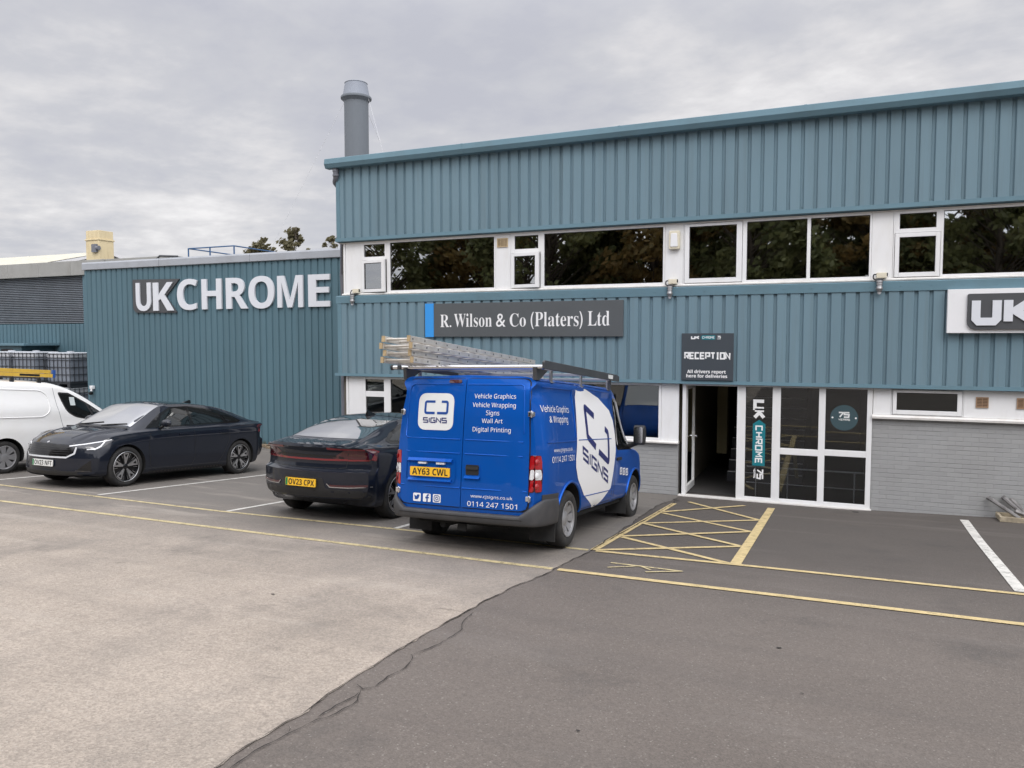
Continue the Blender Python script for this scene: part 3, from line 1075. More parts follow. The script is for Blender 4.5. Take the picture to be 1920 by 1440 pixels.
def plate(parent, view_rot, centre, text, yellow, green, tilt=0.0, w=0.50, h=0.107):
    """number plate box with its characters; view_rot 'rear' looks along +x, 'front' along -x"""
    cx, cy, cz = centre
    sgn = -1 if view_rot == 'rear' else 1
    def to3(u, v, d=0.0):
        return (cx + sgn * d + tilt * v * -sgn, cy + u * sgn, cz + v)
    pm = MB()
    pm.prism(rpoly(rect(-w / 2, w / 2, -h / 2, h / 2), .012, 3), to3, -.012, .0)
    p = pm.build('number_plate', 'plate_yellow' if yellow else 'plate_white', parent, local=True)
    if green:
        gm = MB()
        gm.prism(rect(-w / 2 + .004, -w / 2 + .040, -h / 2 + .004, h / 2 - .004), to3, 0.0, .001)
        gm.build('green_flash', 'plate_green', p, local=True)
    u0 = -w / 2 + (.055 if green else .03)
    v, f = text2d(text, 'bold', (u0, w / 2 - .022, -h * .36, h * .36))
    tm = MB()
    tm.add([to3(a, b, .0022) for a, b in v], f)
    tm.build('lettering', 'ink', p, local=True)
    return p
# ------------------------------------------------------------------ ground height
SLOPE = 0.081
def sstep(a, b, x):
    t = min(1.0, max(0.0, (x - a) / (b - a)))
    return t * t * (3 - 2 * t)

def gz(x, y):
    if y >= 0: z = 0.0
    elif y > -18: z = -SLOPE * y
    else: z = SLOPE * 18 + 0.6 * (1 - math.exp((y + 18) / 8))
    z += 0.030 * max(0.0, min(x, 8) - 0.5) * sstep(-2.6, -0.1, y) * (1 - sstep(3, 6, y))
    return z

def smooth01(t):
    t = np.clip(t, 0, 1)
    return t * t * (3 - 2 * t)

def interp(x, xs, ys):
    return float(np.interp(x, xs, ys))

def section(w, zb, zm, zs, ys, yg, zg, yt, zr, zt):
    return [(0, zb), (w - .28, zb), (w - .09, zb + .012), (w - .025, zb + .075), (w - .004, (zb + zm) / 2 + .03), (w, zm), (w - .010, zs - .13),
            (ys + .006, zs - .028), (ys - .006, zs), (yg, zg), ((yg * .45 + yt * .55) + .018, zg * .45 + zr * .55), (yt + .012, zr - .018), (yt - .05, zr + .012),
            (yt * .5, zr * .25 + zt * .75), (0, zt)]

# ------------------------------------------------------------------ saloon car
def saloon(name, label, loc, rot, plate_text):
    t = thing(name, label, 'car', loc, 'matching navy saloon cars', rot)
    t.scale = (0.96,) * 3
    ST = [  # x, w, zb, zm, zs, ys, yg, zg, yt, zr, zt
     (-1.00, .868, .34, .60, 1.010, .815, .77, 1.030, .62, 1.048, 1.060),
     (-0.90, .885, .30, .60, 1.020, .828, .775, 1.042, .62, 1.062, 1.075),
     (-0.60, .912, .22, .60, 1.028, .856, .785, 1.060, .62, 1.095, 1.110),
     (-0.35, .928, .19, .60, 1.026, .878, .79, 1.060, .62, 1.160, 1.190),
     (0.00, .930, .18, .59, 1.018, .885, .80, 1.050, .605, 1.265, 1.300),
     (0.40, .930, .17, .58, 1.006, .890, .825, 1.035, .585, 1.360, 1.398),
     (0.80, .930, .17, .58, .996, .893, .840, 1.022, .580, 1.405, 1.448),
     (1.20, .930, .17, .57, .986, .895, .845, 1.010, .585, 1.422, 1.468),
     (1.55, .930, .17, .57, .978, .897, .850, 1.000, .590, 1.415, 1.462),
     (1.80, .930, .17, .57, .970, .897, .850, .992, .600, 1.380, 1.425),
     (2.05, .930, .17, .56, .962, .896, .850, .985, .620, 1.270, 1.310),
     (2.30, .930, .17, .56, .952, .894, .845, .975, .640, 1.140, 1.172),
     (2.50, .930, .18, .56, .940, .892, .835, .962, .655, 1.030, 1.055),
     (2.58, .930, .18, .56, .932, .890, .830, .954, .640, .990, 1.012),
     (2.85, .928, .19, .56, .905, .885, .820, .925, .600, .958, .978),
     (3.20, .925, .20, .55, .850, .875, .800, .872, .560, .905, .925),
     (3.45, .915, .20, .54, .775, .860, .780, .805, .540, .838, .856),
     (3.56, .900, .21, .53, .715, .845, .760, .755, .520, .785, .800),
     (3.606, .885, .22, .52, .665, .835, .740, .705, .500, .735, .748),
    ]
    xs = [s[0] for s in ST]
    secs = [section(*s[1:]) for s in ST]
    nx = np.concatenate([np.linspace(-1.0, -.5, 12)[:-1], np.linspace(-.5, 2.4, 46)[:-1], np.linspace(2.4, 2.7, 9)[:-1], np.linspace(2.7, 3.606, 22)])
    def deform(x, y, z):
        a = abs(y) / .9
        tf = float(smooth01((x - 2.95) / .655))
        x -= tf * (.34 * a ** 2.4 + interp(z, [.18, .26, .34, .52, .60, .68, .78], [.07, .005, .0, .0, .012, .03, .07]))
        tr = float(smooth01((-.45 - x) / .55))
        x += tr * (.33 * a ** 2.4 + interp(z, [.2, .36, .44, .60, .705, .735, .80, .96, 1.02, 1.10], [.16, .05, .012, .0, -.004, .072, .085, .062, .0, .02]))
        return (x, y, z)
    V, F = loft(xs, secs, nx, 8, deform)
    sf = Surf(V, F)
    body_object(V, F, ['navy', 'under'], t, [(0, .352, .385, .52, 1.2), (2.735, .352, .385, .52, 1.2)])
    # lower black cladding, front and rear
    def part(nm, mat, mb, parent=t, sm=40):
        return mb.build(nm, mat, parent, smooth=sm, local=True)
    # glass
    mb = MB(); proj_panel(mb, sf, 'top', rpoly([(2.50, -.67), (2.53, 0), (2.50, .67), (1.80, .575), (1.77, 0), (1.80, -.575)], [.05, 0, .05, .05, 0, .05]), .004, .008, .06)
    ws = part('windscreen', 'screen_glass', mb)
    mb = MB(); proj_panel(mb, sf, 'top', rpoly([(2.60, -.62), (2.63, 0), (2.60, .62), (2.535, .66), (2.56, 0), (2.535, -.66)], 0), .004, .006, .06)
    part('scuttle', 'black_plastic', mb)
    mb = MB(); proj_panel(mb, sf, 'top', rpoly(rect(.62, 1.62, -.545, .545), .05), .004, .006, .07)
    part('roof_glass', 'car_glass', mb)
    mb = MB(); proj_panel(mb, sf, 'top', rpoly([(-.50, -.60), (-.54, 0), (-.50, .60), (.44, .52), (.46, 0), (.44, -.52)], [.1, 0, .1, .06, 0, .06]), .004, .008, .06)
    part('rear_window', 'screen_glass', mb)
    for sd in ('left', 'right'):
        outl = [(2.30, 1.000), (1.90, 1.250), (1.62, 1.372), (1.20, 1.392), (.80, 1.375), (.42, 1.318), (.06, 1.205), (-.14, 1.100), (-.06, 1.062), (.9, 1.035), (2.0, 1.008)]
        mb = MB(); proj_panel(mb, sf, sd, rpoly(outl, .03, 3), .003, .006, .06)
        part('window_surround', 'gloss_black', mb)
        for poly in ([(2.02, 1.03), (1.86, 1.225), (1.60, 1.342), (1.26, 1.362), (1.255, 1.050)],
                     [(1.19, 1.052), (1.195, 1.362), (.82, 1.347), (.46, 1.290), (.36, 1.085)],
                     [(.29, 1.088), (.385, 1.262), (.08, 1.165), (-.06, 1.095)]):
            mb = MB(); proj_panel(mb, sf, sd, rpoly(poly, .02, 3), .008, .004, .06)
            part('side_window', 'car_glass', mb)
        mb = MB(); proj_panel(mb, sf, sd, rpoly([(2.26, .175), (2.26, .235), (.48, .245), (.48, .18)], .01, 2), .006, .01, .08)
        part('sill_trim', 'black_plastic', mb)
        for pts in ([(2.20, .96), (2.235, .70), (2.20, .30)], [(1.24, 1.03), (1.26, .75), (1.23, .28)], [(.30, 1.06), (.34, .80), (.46, .62)]):
            pass
        mb = MB()
        proj_stroke(mb, sf, sd, [(2.24, .955), (2.29, .72), (2.24, .32), (2.10, .265), (1.30, .265), (1.22, .40), (1.235, 1.00)], .010, .0015)
        proj_stroke(mb, sf, sd, [(1.19, .27), (.62, .27), (.50, .42), (.33, .72), (.30, 1.045)], .010, .0015)
        part('door_seam', 'ink', mb)
        for xh in (1.52, .50):
            mb = MB(); proj_panel(mb, sf, sd, rpoly(rect(xh - .12, xh + .10, .868, .896), .012, 3), .022, .022, .05)
            part('door_handle', 'navy', mb)
    # mirrors
    for s in (1, -1):
        mb = MB()
        pr = catmull([(0.0, .02), (.05, .075), (.14, .085), (.20, .07), (.22, .0)], 4)
        rows = []
        cx, cy, cz = 1.98, .99 * s, 1.095
        nn = 16
        for q in range(13):
            u = -1 + 2 * q / 12
            r = math.sqrt(max(0.0, 1 - abs(u) ** 2.6))
            rows.append([(cx + .075 * r * math.cos(2 * math.pi * k / nn) * (1 if math.cos(2 * math.pi * k / nn) > 0 else .45), cy + .115 * u, cz + .068 * r * math.sin(2 * math.pi * k / nn)) for k in range(nn)])
        vv = [p for r_ in rows for p in r_]
        ff = [(i * nn + k, i * nn + (k + 1) % nn, (i + 1) * nn + (k + 1) % nn, (i + 1) * nn + k) for i in range(12) for k in range(nn)]
        mb.add(vv, ff)
        mi = part('door_mirror', 'navy', mb, sm=60)
        mb = MB(); mb.tube([(2.0, .86 * s, 1.0), (1.99, .93 * s, 1.045)], [.03, .022], 8)
        part('stalk', 'gloss_black', mb, mi)
    # nose
    mb = MB(); proj_panel(mb, sf, 'front', rpoly([(-.55, .735), (.55, .735), (.545, .60), (.44, .545), (-.44, .545), (-.545, .60)], .02, 3), .004, .008, .05)
    g = part('grille', 'gloss_black', mb)
    mb = MB()
    for zz in (.585, .62, .655, .69):
        proj_stroke(mb, sf, 'front', [(-.50, zz), (.50, zz)], .008, .010)
    part('slats', 'black_plastic', mb, g)
    mb = MB(); proj_stroke(mb, sf, 'front', [(-.580, .70), (-.570, .595), (-.455, .528), (.455, .528), (.570, .595), (.580, .70)], .026, .010)
    part('grille_surround', 'grille_trim', mb)
    mb = MB(); proj_panel(mb, sf, 'front', rpoly([(-.60, .30), (-.70, .235), (.70, .235), (.60, .30)], .015, 3), .006, .008, .06)
    part('air_intake', 'black_plastic', mb)
    mb = MB(); proj_stroke(mb, sf, 'front', [(-.78, .222), (-.4, .205), (.4, .205), (.78, .222)], .022, .018)
    part('splitter', 'black_plastic', mb)
    for s in (1, -1):
        mb = MB(); proj_panel(mb, sf, 'front', rpoly([(s * .60, .30), (s * .80, .49), (s * .815, .30)], .015, 3), .004, .006, .05)
        v_ = part('side_vent', 'gloss_black', mb)
        mb = MB(); proj_stroke(mb, sf, 'front', [(s * .60, .312), (s * .80, .302)], .02, .010)
        part('vent_blade', 'lamp_dark', mb, v_)
        q = 1 / math.sqrt(2)
        vw = (lambda u, v, s=s: (3.3 + 4 * q - u * q, s * (.7 + 4 * q + u * q), v), (-q, -s * q, 0))
        mb = MB(); proj_panel(mb, sf, vw, rpoly([(-.33, .705), (-.30, .722), (.05, .790), (.33, .842), (.36, .825), (.22, .715), (.12, .668), (-.04, .660), (-.10, .690)], .012, 3), .004, .006, .04)
        h = part('headlight', 'lamp_dark', mb)
        mb = MB(); proj_stroke(mb, sf, vw, [(-.30, .716), (-.05, .752), (.20, .798), (.32, .828)], .015, .008, g=.04)
        proj_stroke(mb, sf, vw, [(-.03, .668), (.10, .677), (.17, .720), (.22, .785)], .020, .010, g=.04)
        part('light_guide', 'lamp_white', mb, h)
    mb = MB()
    proj_stroke(mb, sf, 'top', [(3.53, -.50), (3.555, 0), (3.53, .50)], .006, .0015)
    proj_stroke(mb, sf, 'top', [(3.50, .55), (3.2, .66), (2.62, .80)], .006, .0015)
    proj_stroke(mb, sf, 'top', [(3.50, -.55), (3.2, -.66), (2.62, -.80)], .006, .0015)
    part('bonnet_seam', 'ink', mb)
    for s in (1, -1):
        mb = MB(); proj_tube(mb, sf, 'top', [(3.38, s * .36), (3.0, s * .46), (2.62, s * .60)], .020, .72, n=8)
        part('bonnet_crease', 'navy', mb, sm=80)
    for s in (0.04, -.55):
        mb = MB(); proj_tube(mb, sf, 'top', [(2.55, s - .02), (2.50, s + .25), (2.46, s + .52)], .010, .0)
        part('wiper', 'gasket', mb)
    mb = MB(); proj_panel(mb, sf, 'front', [(-.03, .768), (0, .785), (.03, .768), (0, .751)], .006, .004, .02)
    part('bonnet_emblem', 'alloy', mb)
    # fin on the roof
    mb = MB()
    mb.add([(.72, -.03, 1.44), (.72, .03, 1.44), (.50, .03, 1.41), (.50, -.03, 1.41), (.53, -.008, 1.50), (.53, .008, 1.50), (.50, .008, 1.495), (.50, -.008, 1.495)],
           [(0, 1, 5, 4), (1, 2, 6, 5), (2, 3, 7, 6), (3, 0, 4, 7), (4, 5, 6, 7)])
    part('roof_antenna', 'gloss_black', mb)
    # tail
    mb = MB(); proj_panel(mb, sf, 'rear', rpoly([(-.86, .36), (.86, .36), (.80, .455), (.36, .475), (.32, .62), (-.32, .62), (-.36, .475), (-.80, .455)], .02, 3), .005, .008, .06)
    part('rear_bumper_insert', 'black_plastic', mb)
    for s in (1, -1):
        qv = 1 / math.sqrt(2)
        mb = MB(); proj_panel(mb, sf, 'rear', rpoly([(s * .40, .885), (s * .60, 1.01), (s * .90, 1.005), (s * .885, .845), (s * .55, .850)], .012, 3), .003, .006, .05)
        tl = part('tail_light', 'dark_red_lens', mb)
        mb = MB()
        proj_stroke(mb, sf, 'rear', [(s * .36, 1.012), (s * .84, 1.004), (s * .875, .97), (s * .868, .862), (s * .60, .858)], .022, .009, g=.04)
        part('light_guide', 'bar_red', mb, tl)
        vw = (lambda u, v, s=s: (-.9 - 4 * qv + u * qv, -s * (.75 + 4 * qv + u * qv), v), (qv, s * qv, 0))
        mb = MB(); proj_panel(mb, sf, vw, rpoly([(-.06, .86), (-.06, 1.0), (.20, 1.0), (.26, .96), (.16, .87)], .012, 3), .004, .006, .05)
        part('tail_light', 'dark_red_lens', mb)
        mb = MB(); proj_stroke(mb, sf, 'rear', [(s * .40, .52), (s * .62, .515), (s * .86, .525)], .028, .008, g=.05)
        part('reflector', 'dark_red_lens', mb)
        mb = MB(); proj_stroke(mb, sf, 'rear', [(s * .38, .545), (s * .42, .502), (s * .64, .496), (s * .88, .508)], .012, .012, g=.05)
        part('reflector_trim', 'alloy', mb)
    mb = MB(); proj_stroke(mb, sf, 'rear', [(-.60, .862), (-.3, .858), (.3, .858), (.60, .862)], .026, .006, g=.05)
    part('light_bar', 'bar_red', mb)
    mb = MB(); proj_stroke(mb, sf, 'rear', [(-.55, .885), (-.45, .905), (.45, .905), (.55, .885)], .030, .004, g=.05)
    part('light_bar_trim', 'gloss_black', mb)
    mb = MB(); proj_stroke(mb, sf, 'rear', [(-.62, .99), (-.58, .76), (-.5, .745), (.5, .745), (.58, .76), (.62, .99)], .007, .0015)
    part('boot_seam', 'ink', mb)
    # plates follow the local lean of the bumpers
    plate(t, 'front', (3.626, 0, .425), plate_text, False, True)
    plate(t, 'rear', (-1.022, 0, .545), plate_text, True, True)
    # floor and axles close the view underneath
    mb = MB(); mb.box(-.38, 3.20, -.60, .60, .178, .30)
    part('underbody', 'under', mb)
    for x in (0, 2.735):
        for s in (1, -1):
            wheel(t, x, s * .800, s, .350, .235, .262, 'blade')
    return t

# slope of the yard: vehicles lean with it
TH = math.atan(SLOPE)
def yard_rot(heading_towards_building, yaw=0.0, pitch=0.0, roll=0.0):
    """local +x = forward"""
    s = 1 if heading_towards_building else -1
    f = Vector((0, math.cos(TH), -math.sin(TH))) * s
    n = Vector((0, math.sin(TH), math.cos(TH)))
    l = n.cross(f)
    Mx = Matrix((f, l, n)).transposed().to_3x3()
    Mx = Matrix.Rotation(yaw, 3, n) @ Mx
    Mx = Matrix.Rotation(pitch, 3, Mx.col[1]) @ Mx
    Mx = Matrix.Rotation(roll, 3, Mx.col[0]) @ Mx
    return Mx.to_euler()

saloon('saloon_car', 'dark navy saloon parked nose out beside the white van, white front number plate', (-11.79, -2.19, gz(-11.79, -2.19)), yard_rot(False), 'OV23 NFT')
saloon('saloon_car', 'dark navy saloon parked tail out beside the blue van, yellow rear number plate', (-6.37, -5.03, gz(-6.37, -5.03)), yard_rot(True), 'OV23 CPX')
# ------------------------------------------------------------------ blue sign-maker's van (modelled in scene metres)
def vsec(w, zb, k=1.0, ztop=1.935, yt=.815, zr=1.885):
    return [(0, zb), (w - .30, zb), (w - .10, zb + .005), (w - .03, zb + .06), (w - .006, zb + .25), (w, .80), (w - .004, 1.10), (w - .022, 1.30),
            (w - .055, 1.55), (w - .085, 1.74), (yt + .040, zr - .055), (yt - .01, zr), (yt - .12, zr + .020), (yt * .45, ztop - .012), (0, ztop)]

def ssec(w, zb, zs, yg, yt, zr, zt):
    """cab section: shoulder zs, then glass up to the roof edge"""
    return [(0, zb), (w - .30, zb), (w - .10, zb + .005), (w - .03, zb + .06), (w - .006, zb + .25), (w, min(.80, zs - .10)), (w - .004, zs - .06), (w - .02, zs),
            (yg, zs * .65 + zr * .35), (yg * .5 + yt * .5 + .01, zs * .3 + zr * .7), (yt + .03, zr - .04), (yt - .01, zr), (yt - .12, zr + (zt - zr) * .5), (yt * .45, zr + (zt - zr) * .85), (0, zt)]

def blue_van():
    X0, Y0 = -3.72, -5.65
    t = thing('panel_van', 'blue sign-writer\'s van parked tail out with ladders on its roof rack', 'van', (X0, Y0, gz(X0, Y0)),
              rot=yard_rot(True, R(-0.8), R(1.1), R(-1.0)))
    xs = [-.965, -.90, -.78, -.5, 1.0, 1.72, 1.95, 2.15, 2.40, 2.65, 2.80, 3.05, 3.40, 3.60, 3.68]
    secs = [vsec(.845, .40, yt=.775, ztop=1.92), vsec(.868, .38, yt=.785, ztop=1.925), vsec(.905, .34, yt=.80, ztop=1.93), vsec(.935, .34), vsec(.935, .34), vsec(.935, .33), 
            ssec(.935, .33, 1.06, .885, .790, 1.858, 1.920), ssec(.935, .33, 1.05, .880, .775, 1.76, 1.830), ssec(.935, .33, 1.04, .870, .765, 1.52, 1.590),
            ssec(.935, .33, 1.03, .855, .750, 1.28, 1.345), ssec(.932, .33, 1.02, .845, .740, 1.14, 1.205), ssec(.925, .33, .97, .825, .700, 1.05, 1.10),
            ssec(.905, .32, .86, .79, .65, .93, .975), ssec(.87, .32, .74, .75, .60, .80, .845), ssec(.84, .34, .66, .70, .55, .70, .735)]
    nx = np.concatenate([np.linspace(-.965, -.70, 8)[:-1], np.linspace(-.70, 1.72, 30)[:-1], np.linspace(1.72, 2.90, 22)[:-1], np.linspace(2.90, 3.68, 14)])
    def deform(x, y, z):
        a = abs(y) / .93
        tr = float(smooth01((-.62 - x) / .345))
        x += tr * (.10 * max(0, (a - .80) / .2) ** 1.6 + .020 * a * a + interp(z, [.3, .72, 1.1, 1.5, 1.80, 1.97], [.0, .0, .008, .025, .055, .085]))
        tf = float(smooth01((x - 3.0) / .68))
        x -= tf * (.30 * a ** 2.4 + interp(z, [.3, .5, .7, 1.0], [.03, .0, .03, .10]))
        return (x, y, z)
    V, F = loft(xs, secs, nx, 4, deform)
    sf = Surf(V, F)
    body_object(V, F, ['blue', 'under'], t, [(-.06, .32, .41, .52, 1.3), (2.79, .32, .41, .52, 1.3)])
    def part(nm, mat, mb, parent=t, sm=40, **k):
        return mb.build(nm, mat, parent, smooth=sm, local=True, **k)
    # rear doors, u = -y (right on the picture is +u)
    doors = []
    for s, poly in ((-1, [(-.735, .485), (.040, .485), (.053, 1.878), (-.655, 1.868), (-.735, 1.20)]), (1, [(.048, .485), (.815, .485), (.815, 1.20), (.795, 1.872), (.061, 1.878)])):
        mb = MB(); proj_panel(mb, sf, 'vrear', rpoly(poly, [.10 if s < 0 else .012, .012 if s < 0 else .10, .0 if s > 0 else .02, .06, .05 if s < 0 else .02], 4), .020, .024, .055)
        doors.append(part('rear_door', 'blue', mb, sm=50))
        mb = MB(); proj_stroke(mb, sf, 'vrear', rpoly(poly, .05, 4), .022, .003, closed=True)
        part('door_seal', 'ink', mb, doors[-1])
    OD = .020
    # pressings on the doors
    mb = MB()
    proj_tube_off = lambda pts, r, o=OD: mb.tube([(lambda h: h[0] + h[1] * o)(sf.hit(VIEWS['vrear'][0](a, b), VIEWS['vrear'][1])) for a, b in pts], r, 8)
    proj_tube_off([(-.655, 1.745), (-.640, 1.790), (-.60, 1.812), (-.3, 1.812), (.02, 1.812)], .008)
    proj_tube_off([(-.655, 1.745), (-.665, 1.50), (-.68, 1.24), (-.655, 1.215), (-.3, 1.212), (.02, 1.212)], .008)
    proj_tube_off([(-.665, 1.065), (-.3, 1.062), (.02, 1.060)], .008)
    proj_tube_off([(-.725, .688), (-.3, .688), (.03, .688)], .009)
    part('pressing', 'blue', mb, doors[0], 80)
    mb = MB()
    proj_tube_off = lambda pts, r, o=OD: mb.tube([(lambda h: h[0] + h[1] * o)(sf.hit(VIEWS['vrear'][0](a, b), VIEWS['vrear'][1])) for a, b in pts], r, 8)
    proj_tube_off([(.08, 1.812), (.5, 1.812), (.70, 1.810), (.735, 1.795), (.745, 1.75), (.755, 1.30)], .008)
    proj_tube_off([(.08, 1.212), (.4, 1.210), (.750, 1.206)], .008)
    proj_tube_off([(.08, 1.060), (.4, 1.058), (.750, 1.054)], .008)
    proj_tube_off([(.06, .688), (.4, .688), (.805, .688)], .009)
    part('pressing', 'blue', mb, doors[1], 80)
    # plate recess: a raised rim with a hood above the plate
    mb = MB(); proj_stroke(mb, sf, 'vrear', rpoly(rect(-.655, -.035, .735, 1.00), .05, 4), .018, OD + .008, closed=True, g=.05)
    part('plate_rim', 'blue', mb, doors[0], 60)
    mb = MB()
    for a, b in ((-.655, -.035),):
        q = [sf.hit(VIEWS['vrear'][0](u, 1.0), VIEWS['vrear'][1])[0] for u in np.linspace(a + .03, b - .03, 6)]
        top = [(p[0] - .024, p[1], 1.000) for p in q]; out = [(p[0] - .060, p[1], .965) for p in q]; low = [(p[0] - .024, p[1], .940) for p in q]
        n_ = len(q)
        mb.add(top + out + low, [(i, i + 1, n_ + i + 1, n_ + i) for i in range(n_ - 1)] + [(n_ + i, n_ + i + 1, 2 * n_ + i + 1, 2 * n_ + i) for i in range(n_ - 1)] + [(0, n_, 2 * n_), (n_ - 1, 3 * n_ - 1, 2 * n_ - 1)])
    part('plate_hood', 'blue', mb, doors[0], 30)
    mb = MB()
    q = [sf.hit(VIEWS['vrear'][0](u, .75), VIEWS['vrear'][1])[0] for u in np.linspace(-.62, -.07, 6)]
    n_ = len(q)
    mb.add([(p[0] - .022, p[1], .775) for p in q] + [(p[0] - .052, p[1], .748) for p in q] + [(p[0] - .022, p[1], .725) for p in q],
           [(i, i + 1, n_ + i + 1, n_ + i) for i in range(n_ - 1)] + [(n_ + i, n_ + i + 1, 2 * n_ + i + 1, 2 * n_ + i) for i in range(n_ - 1)] + [(0, n_, 2 * n_), (n_ - 1, 3 * n_ - 1, 2 * n_ - 1)])
    part('plate_step', 'blue', mb, doors[0], 30)
    for u in (-.43, -.20):
        h = sf.hit(VIEWS['vrear'][0](u, .945), VIEWS['vrear'][1])[0]
        mb = MB(); mb.box(h[0] - .058, h[0] - .02, h[1] - .05, h[1] + .05, .932, .952)
        part('plate_lamp', 'clear_lens', mb, doors[0])
    hp = sf.hit(VIEWS['vrear'][0](-.34, .846), VIEWS['vrear'][1])[0]
    plate(t, 'rear', (hp[0] - .040, hp[1], .846), 'AY63 CWL', True, False, w=.50, h=.100)
    # handle pocket on the right-hand door
    mb = MB(); proj_panel(mb, sf, 'vrear', rpoly(rect(.085, .275, .790, .952), .02, 4), OD + .004, .006, .05)
    hd = part('handle_plate', 'blue', mb, doors[1])
    mb = MB(); proj_panel(mb, sf, 'vrear', rpoly(rect(.102, .258, .835, .945), .018, 4), OD + .007, .003, .05)
    part('handle', 'ink', mb, doors[1])
    mb = MB(); proj_panel(mb, sf, 'vrear', rpoly(rect(.105, .255, .895, .925), .01, 3), OD + .024, .016, .05)
    part('handle', 'black_plastic', mb, doors[1])
    mb = MB()
    h = sf.hit(VIEWS['vrear'][0](.18, .80), VIEWS['vrear'][1])[0]
    mb.add([(h[0] - .024, h[1] + .095, .826), (h[0] - .024, h[1] - .095, .826), (h[0] - .050, h[1] - .09, .800), (h[0] - .050, h[1] + .09, .800), (h[0] - .022, h[1] - .095, .788), (h[0] - .022, h[1] + .095, .788)], [(0, 1, 2, 3), (3, 2, 4, 5)])
    part('handle_lip', 'blue', mb, doors[1], 30)
    # hinges
    for i, (u, z) in enumerate(((-.742, 1.50), (-.778, .622), (.842, 1.505), (.838, .617))):
        h, nn = sf.hit(VIEWS['vrear'][0](u * .985, z), VIEWS['vrear'][1])
        mb = MB()
        c = h + Vector((-.025, 0, 0))
        mb.box(c.x - .010, c.x + .05, c.y - .028, c.y + .030, z - .026, z + .026)
        mb.tube([(c.x - .014, c.y - .012, z - .036), (c.x - .014, c.y - .012, z + .036)], .010, 8)
        part('hinge', 'chrome' if i != 1 else 'chrome', mb, doors[0 if u < 0 else 1], bevel=.008)
    # high brake light
    mb = MB(); proj_panel(mb, sf, 'vrear', rpoly(rect(-.155, -.002, 1.825, 1.862), .01, 3), OD + .012, .014, .05)
    part('brake_light', 'dark_red_lens', mb)
    # tail lights wrap round the corners
    q = 1 / math.sqrt(2)
    for s in (1, -1):
        vw = (lambda u, v, s=s: (-.9 - 4 * q + u * q, -s * (.84 + 4 * q + u * q), v), (q, s * q, 0))
        cells = [('red_lens', .925, 1.065), ('clear_lens', .815, .921), ('red_lens', .690, .811)]
        mb = MB(); proj_panel(mb, sf, vw, rpoly([(-.068, .682), (-.054, 1.072), (.068, 1.072), (.096, .90), (.086, .682)], .02, 4), .008, .014, .04)
        tl = part('tail_light', 'dark_red_lens', mb)
        for mt, z0, z1 in cells:
            mb = MB(); proj_panel(mb, sf, vw, rpoly([(-.058, z0), (-.046, z1), (.062, z1), (.080, (z0 + z1) / 2), (.076, z0)], .012, 3), .014, .010, .04)
            part('lens', mt, mb, tl)
        for zz in (1.0, .86, .745):
            mb = MB()
            pp, nn = sf.hit(vw[0](.012, zz), vw[1])
            tz = Vector((0, 0, 1)); tx = nn.cross(tz).normalized(); tz = tx.cross(nn)
            mb.lathe([(.001, .020), (.022, .019), (.032, .014), (.036, .010)], lambda a, b, h_: pp + tx * a + tz * b + nn * h_, 16)
            part('lens', 'red_lens' if zz != .86 else 'lamp_white', mb, tl)
    # bumper
    mb = MB()
    prof = [(0.0, .325), (.040, .336), (.060, .375), (.062, .412), (.045, .434), (.0, .440)]
    path = [(-.47, .925), (-.58, .925), (-.75, .908), (-.88, .865), (-.945, .78), (-.975, .5), (-.98, 0)]
    path = path + [(a, -b) for a, b in path[-2::-1]]
    path = catmull(path, 5)
    prof_c = catmull(prof, 4)
    n1, n2 = len(path), len(prof_c)
    vv = []
    for i, (px, py) in enumerate(path):
        a = path[min(i + 1, n1 - 1)] - path[max(i - 1, 0)]
        nrm = np.array([a[1], -a[0]]); nrm /= np.linalg.norm(nrm)
        if nrm @ np.array([px - .8, py]) < 0: nrm = -nrm
        side = max(0.0, min(1.0, (abs(py) - .70) / .2))           # ends of the bumper are taller
        for o_, z in prof_c:
            zz = z + (z - .325) / .115 * (.166 * side)
            vv.append((px + nrm[0] * o_ * (.9 - .45 * side), py + nrm[1] * o_ * (.9 - .45 * side), zz))
    ff = [(i * n2 + j, (i + 1) * n2 + j, (i + 1) * n2 + j + 1, i * n2 + j + 1) for i in range(n1 - 1) for j in range(n2 - 1)]
    ff += [tuple(j for j in range(n2)), tuple((n1 - 1) * n2 + j for j in range(n2 - 1, -1, -1))]
    mb.add(vv, ff)
    bp = part('rear_bumper', 'grey_plastic', mb, sm=55)
    mb = MB(); mb.tube([(px - .059 if abs(py) < .8 else px, py, .400) for px, py in path if abs(py) < .76], .006, 6)
    part('bumper_groove', 'gasket', mb, bp)
    # the body below the tail lights is unpainted plastic too
    for s in ('right', 'left'):
        mb = MB(); proj_panel(mb, sf, s, rpoly([(-.80, .40), (-.80, .655), (-.46, .655), (-.47, .50), (-.40, .38)], .012, 3), .010, .012, .05)
        part('corner_trim', 'grey_plastic', mb)
    # sides: long pressings, seams, lower sill
    for sd in ('right', 'left'):
        mb = MB()
        for pts in ([(-.72, 1.205), (.10, 1.205)], [(-.75, 1.80), (.12, 1.80), (.14, 1.25)]):
            proj_tube(mb, sf, sd, pts, .007, .35, n=8)
        for pts in ([(.22, 1.215), (1.55, 1.205)], [(.30, 1.84), (1.60, 1.82)], [(.42, .535), (1.62, .52)]):
            proj_tube(mb, sf, sd, pts, .007, .35, n=8)
        part('side_pressing', 'blue', mb, sm=80)
        mb = MB()
        proj_stroke(mb, sf, sd, [(.20, 1.86), (.185, 1.2), (.19, .75)], .008, .0015)
        proj_stroke(mb, sf, sd, [(1.62, 1.84), (1.63, 1.2), (1.63, .40)], .010, .0015)
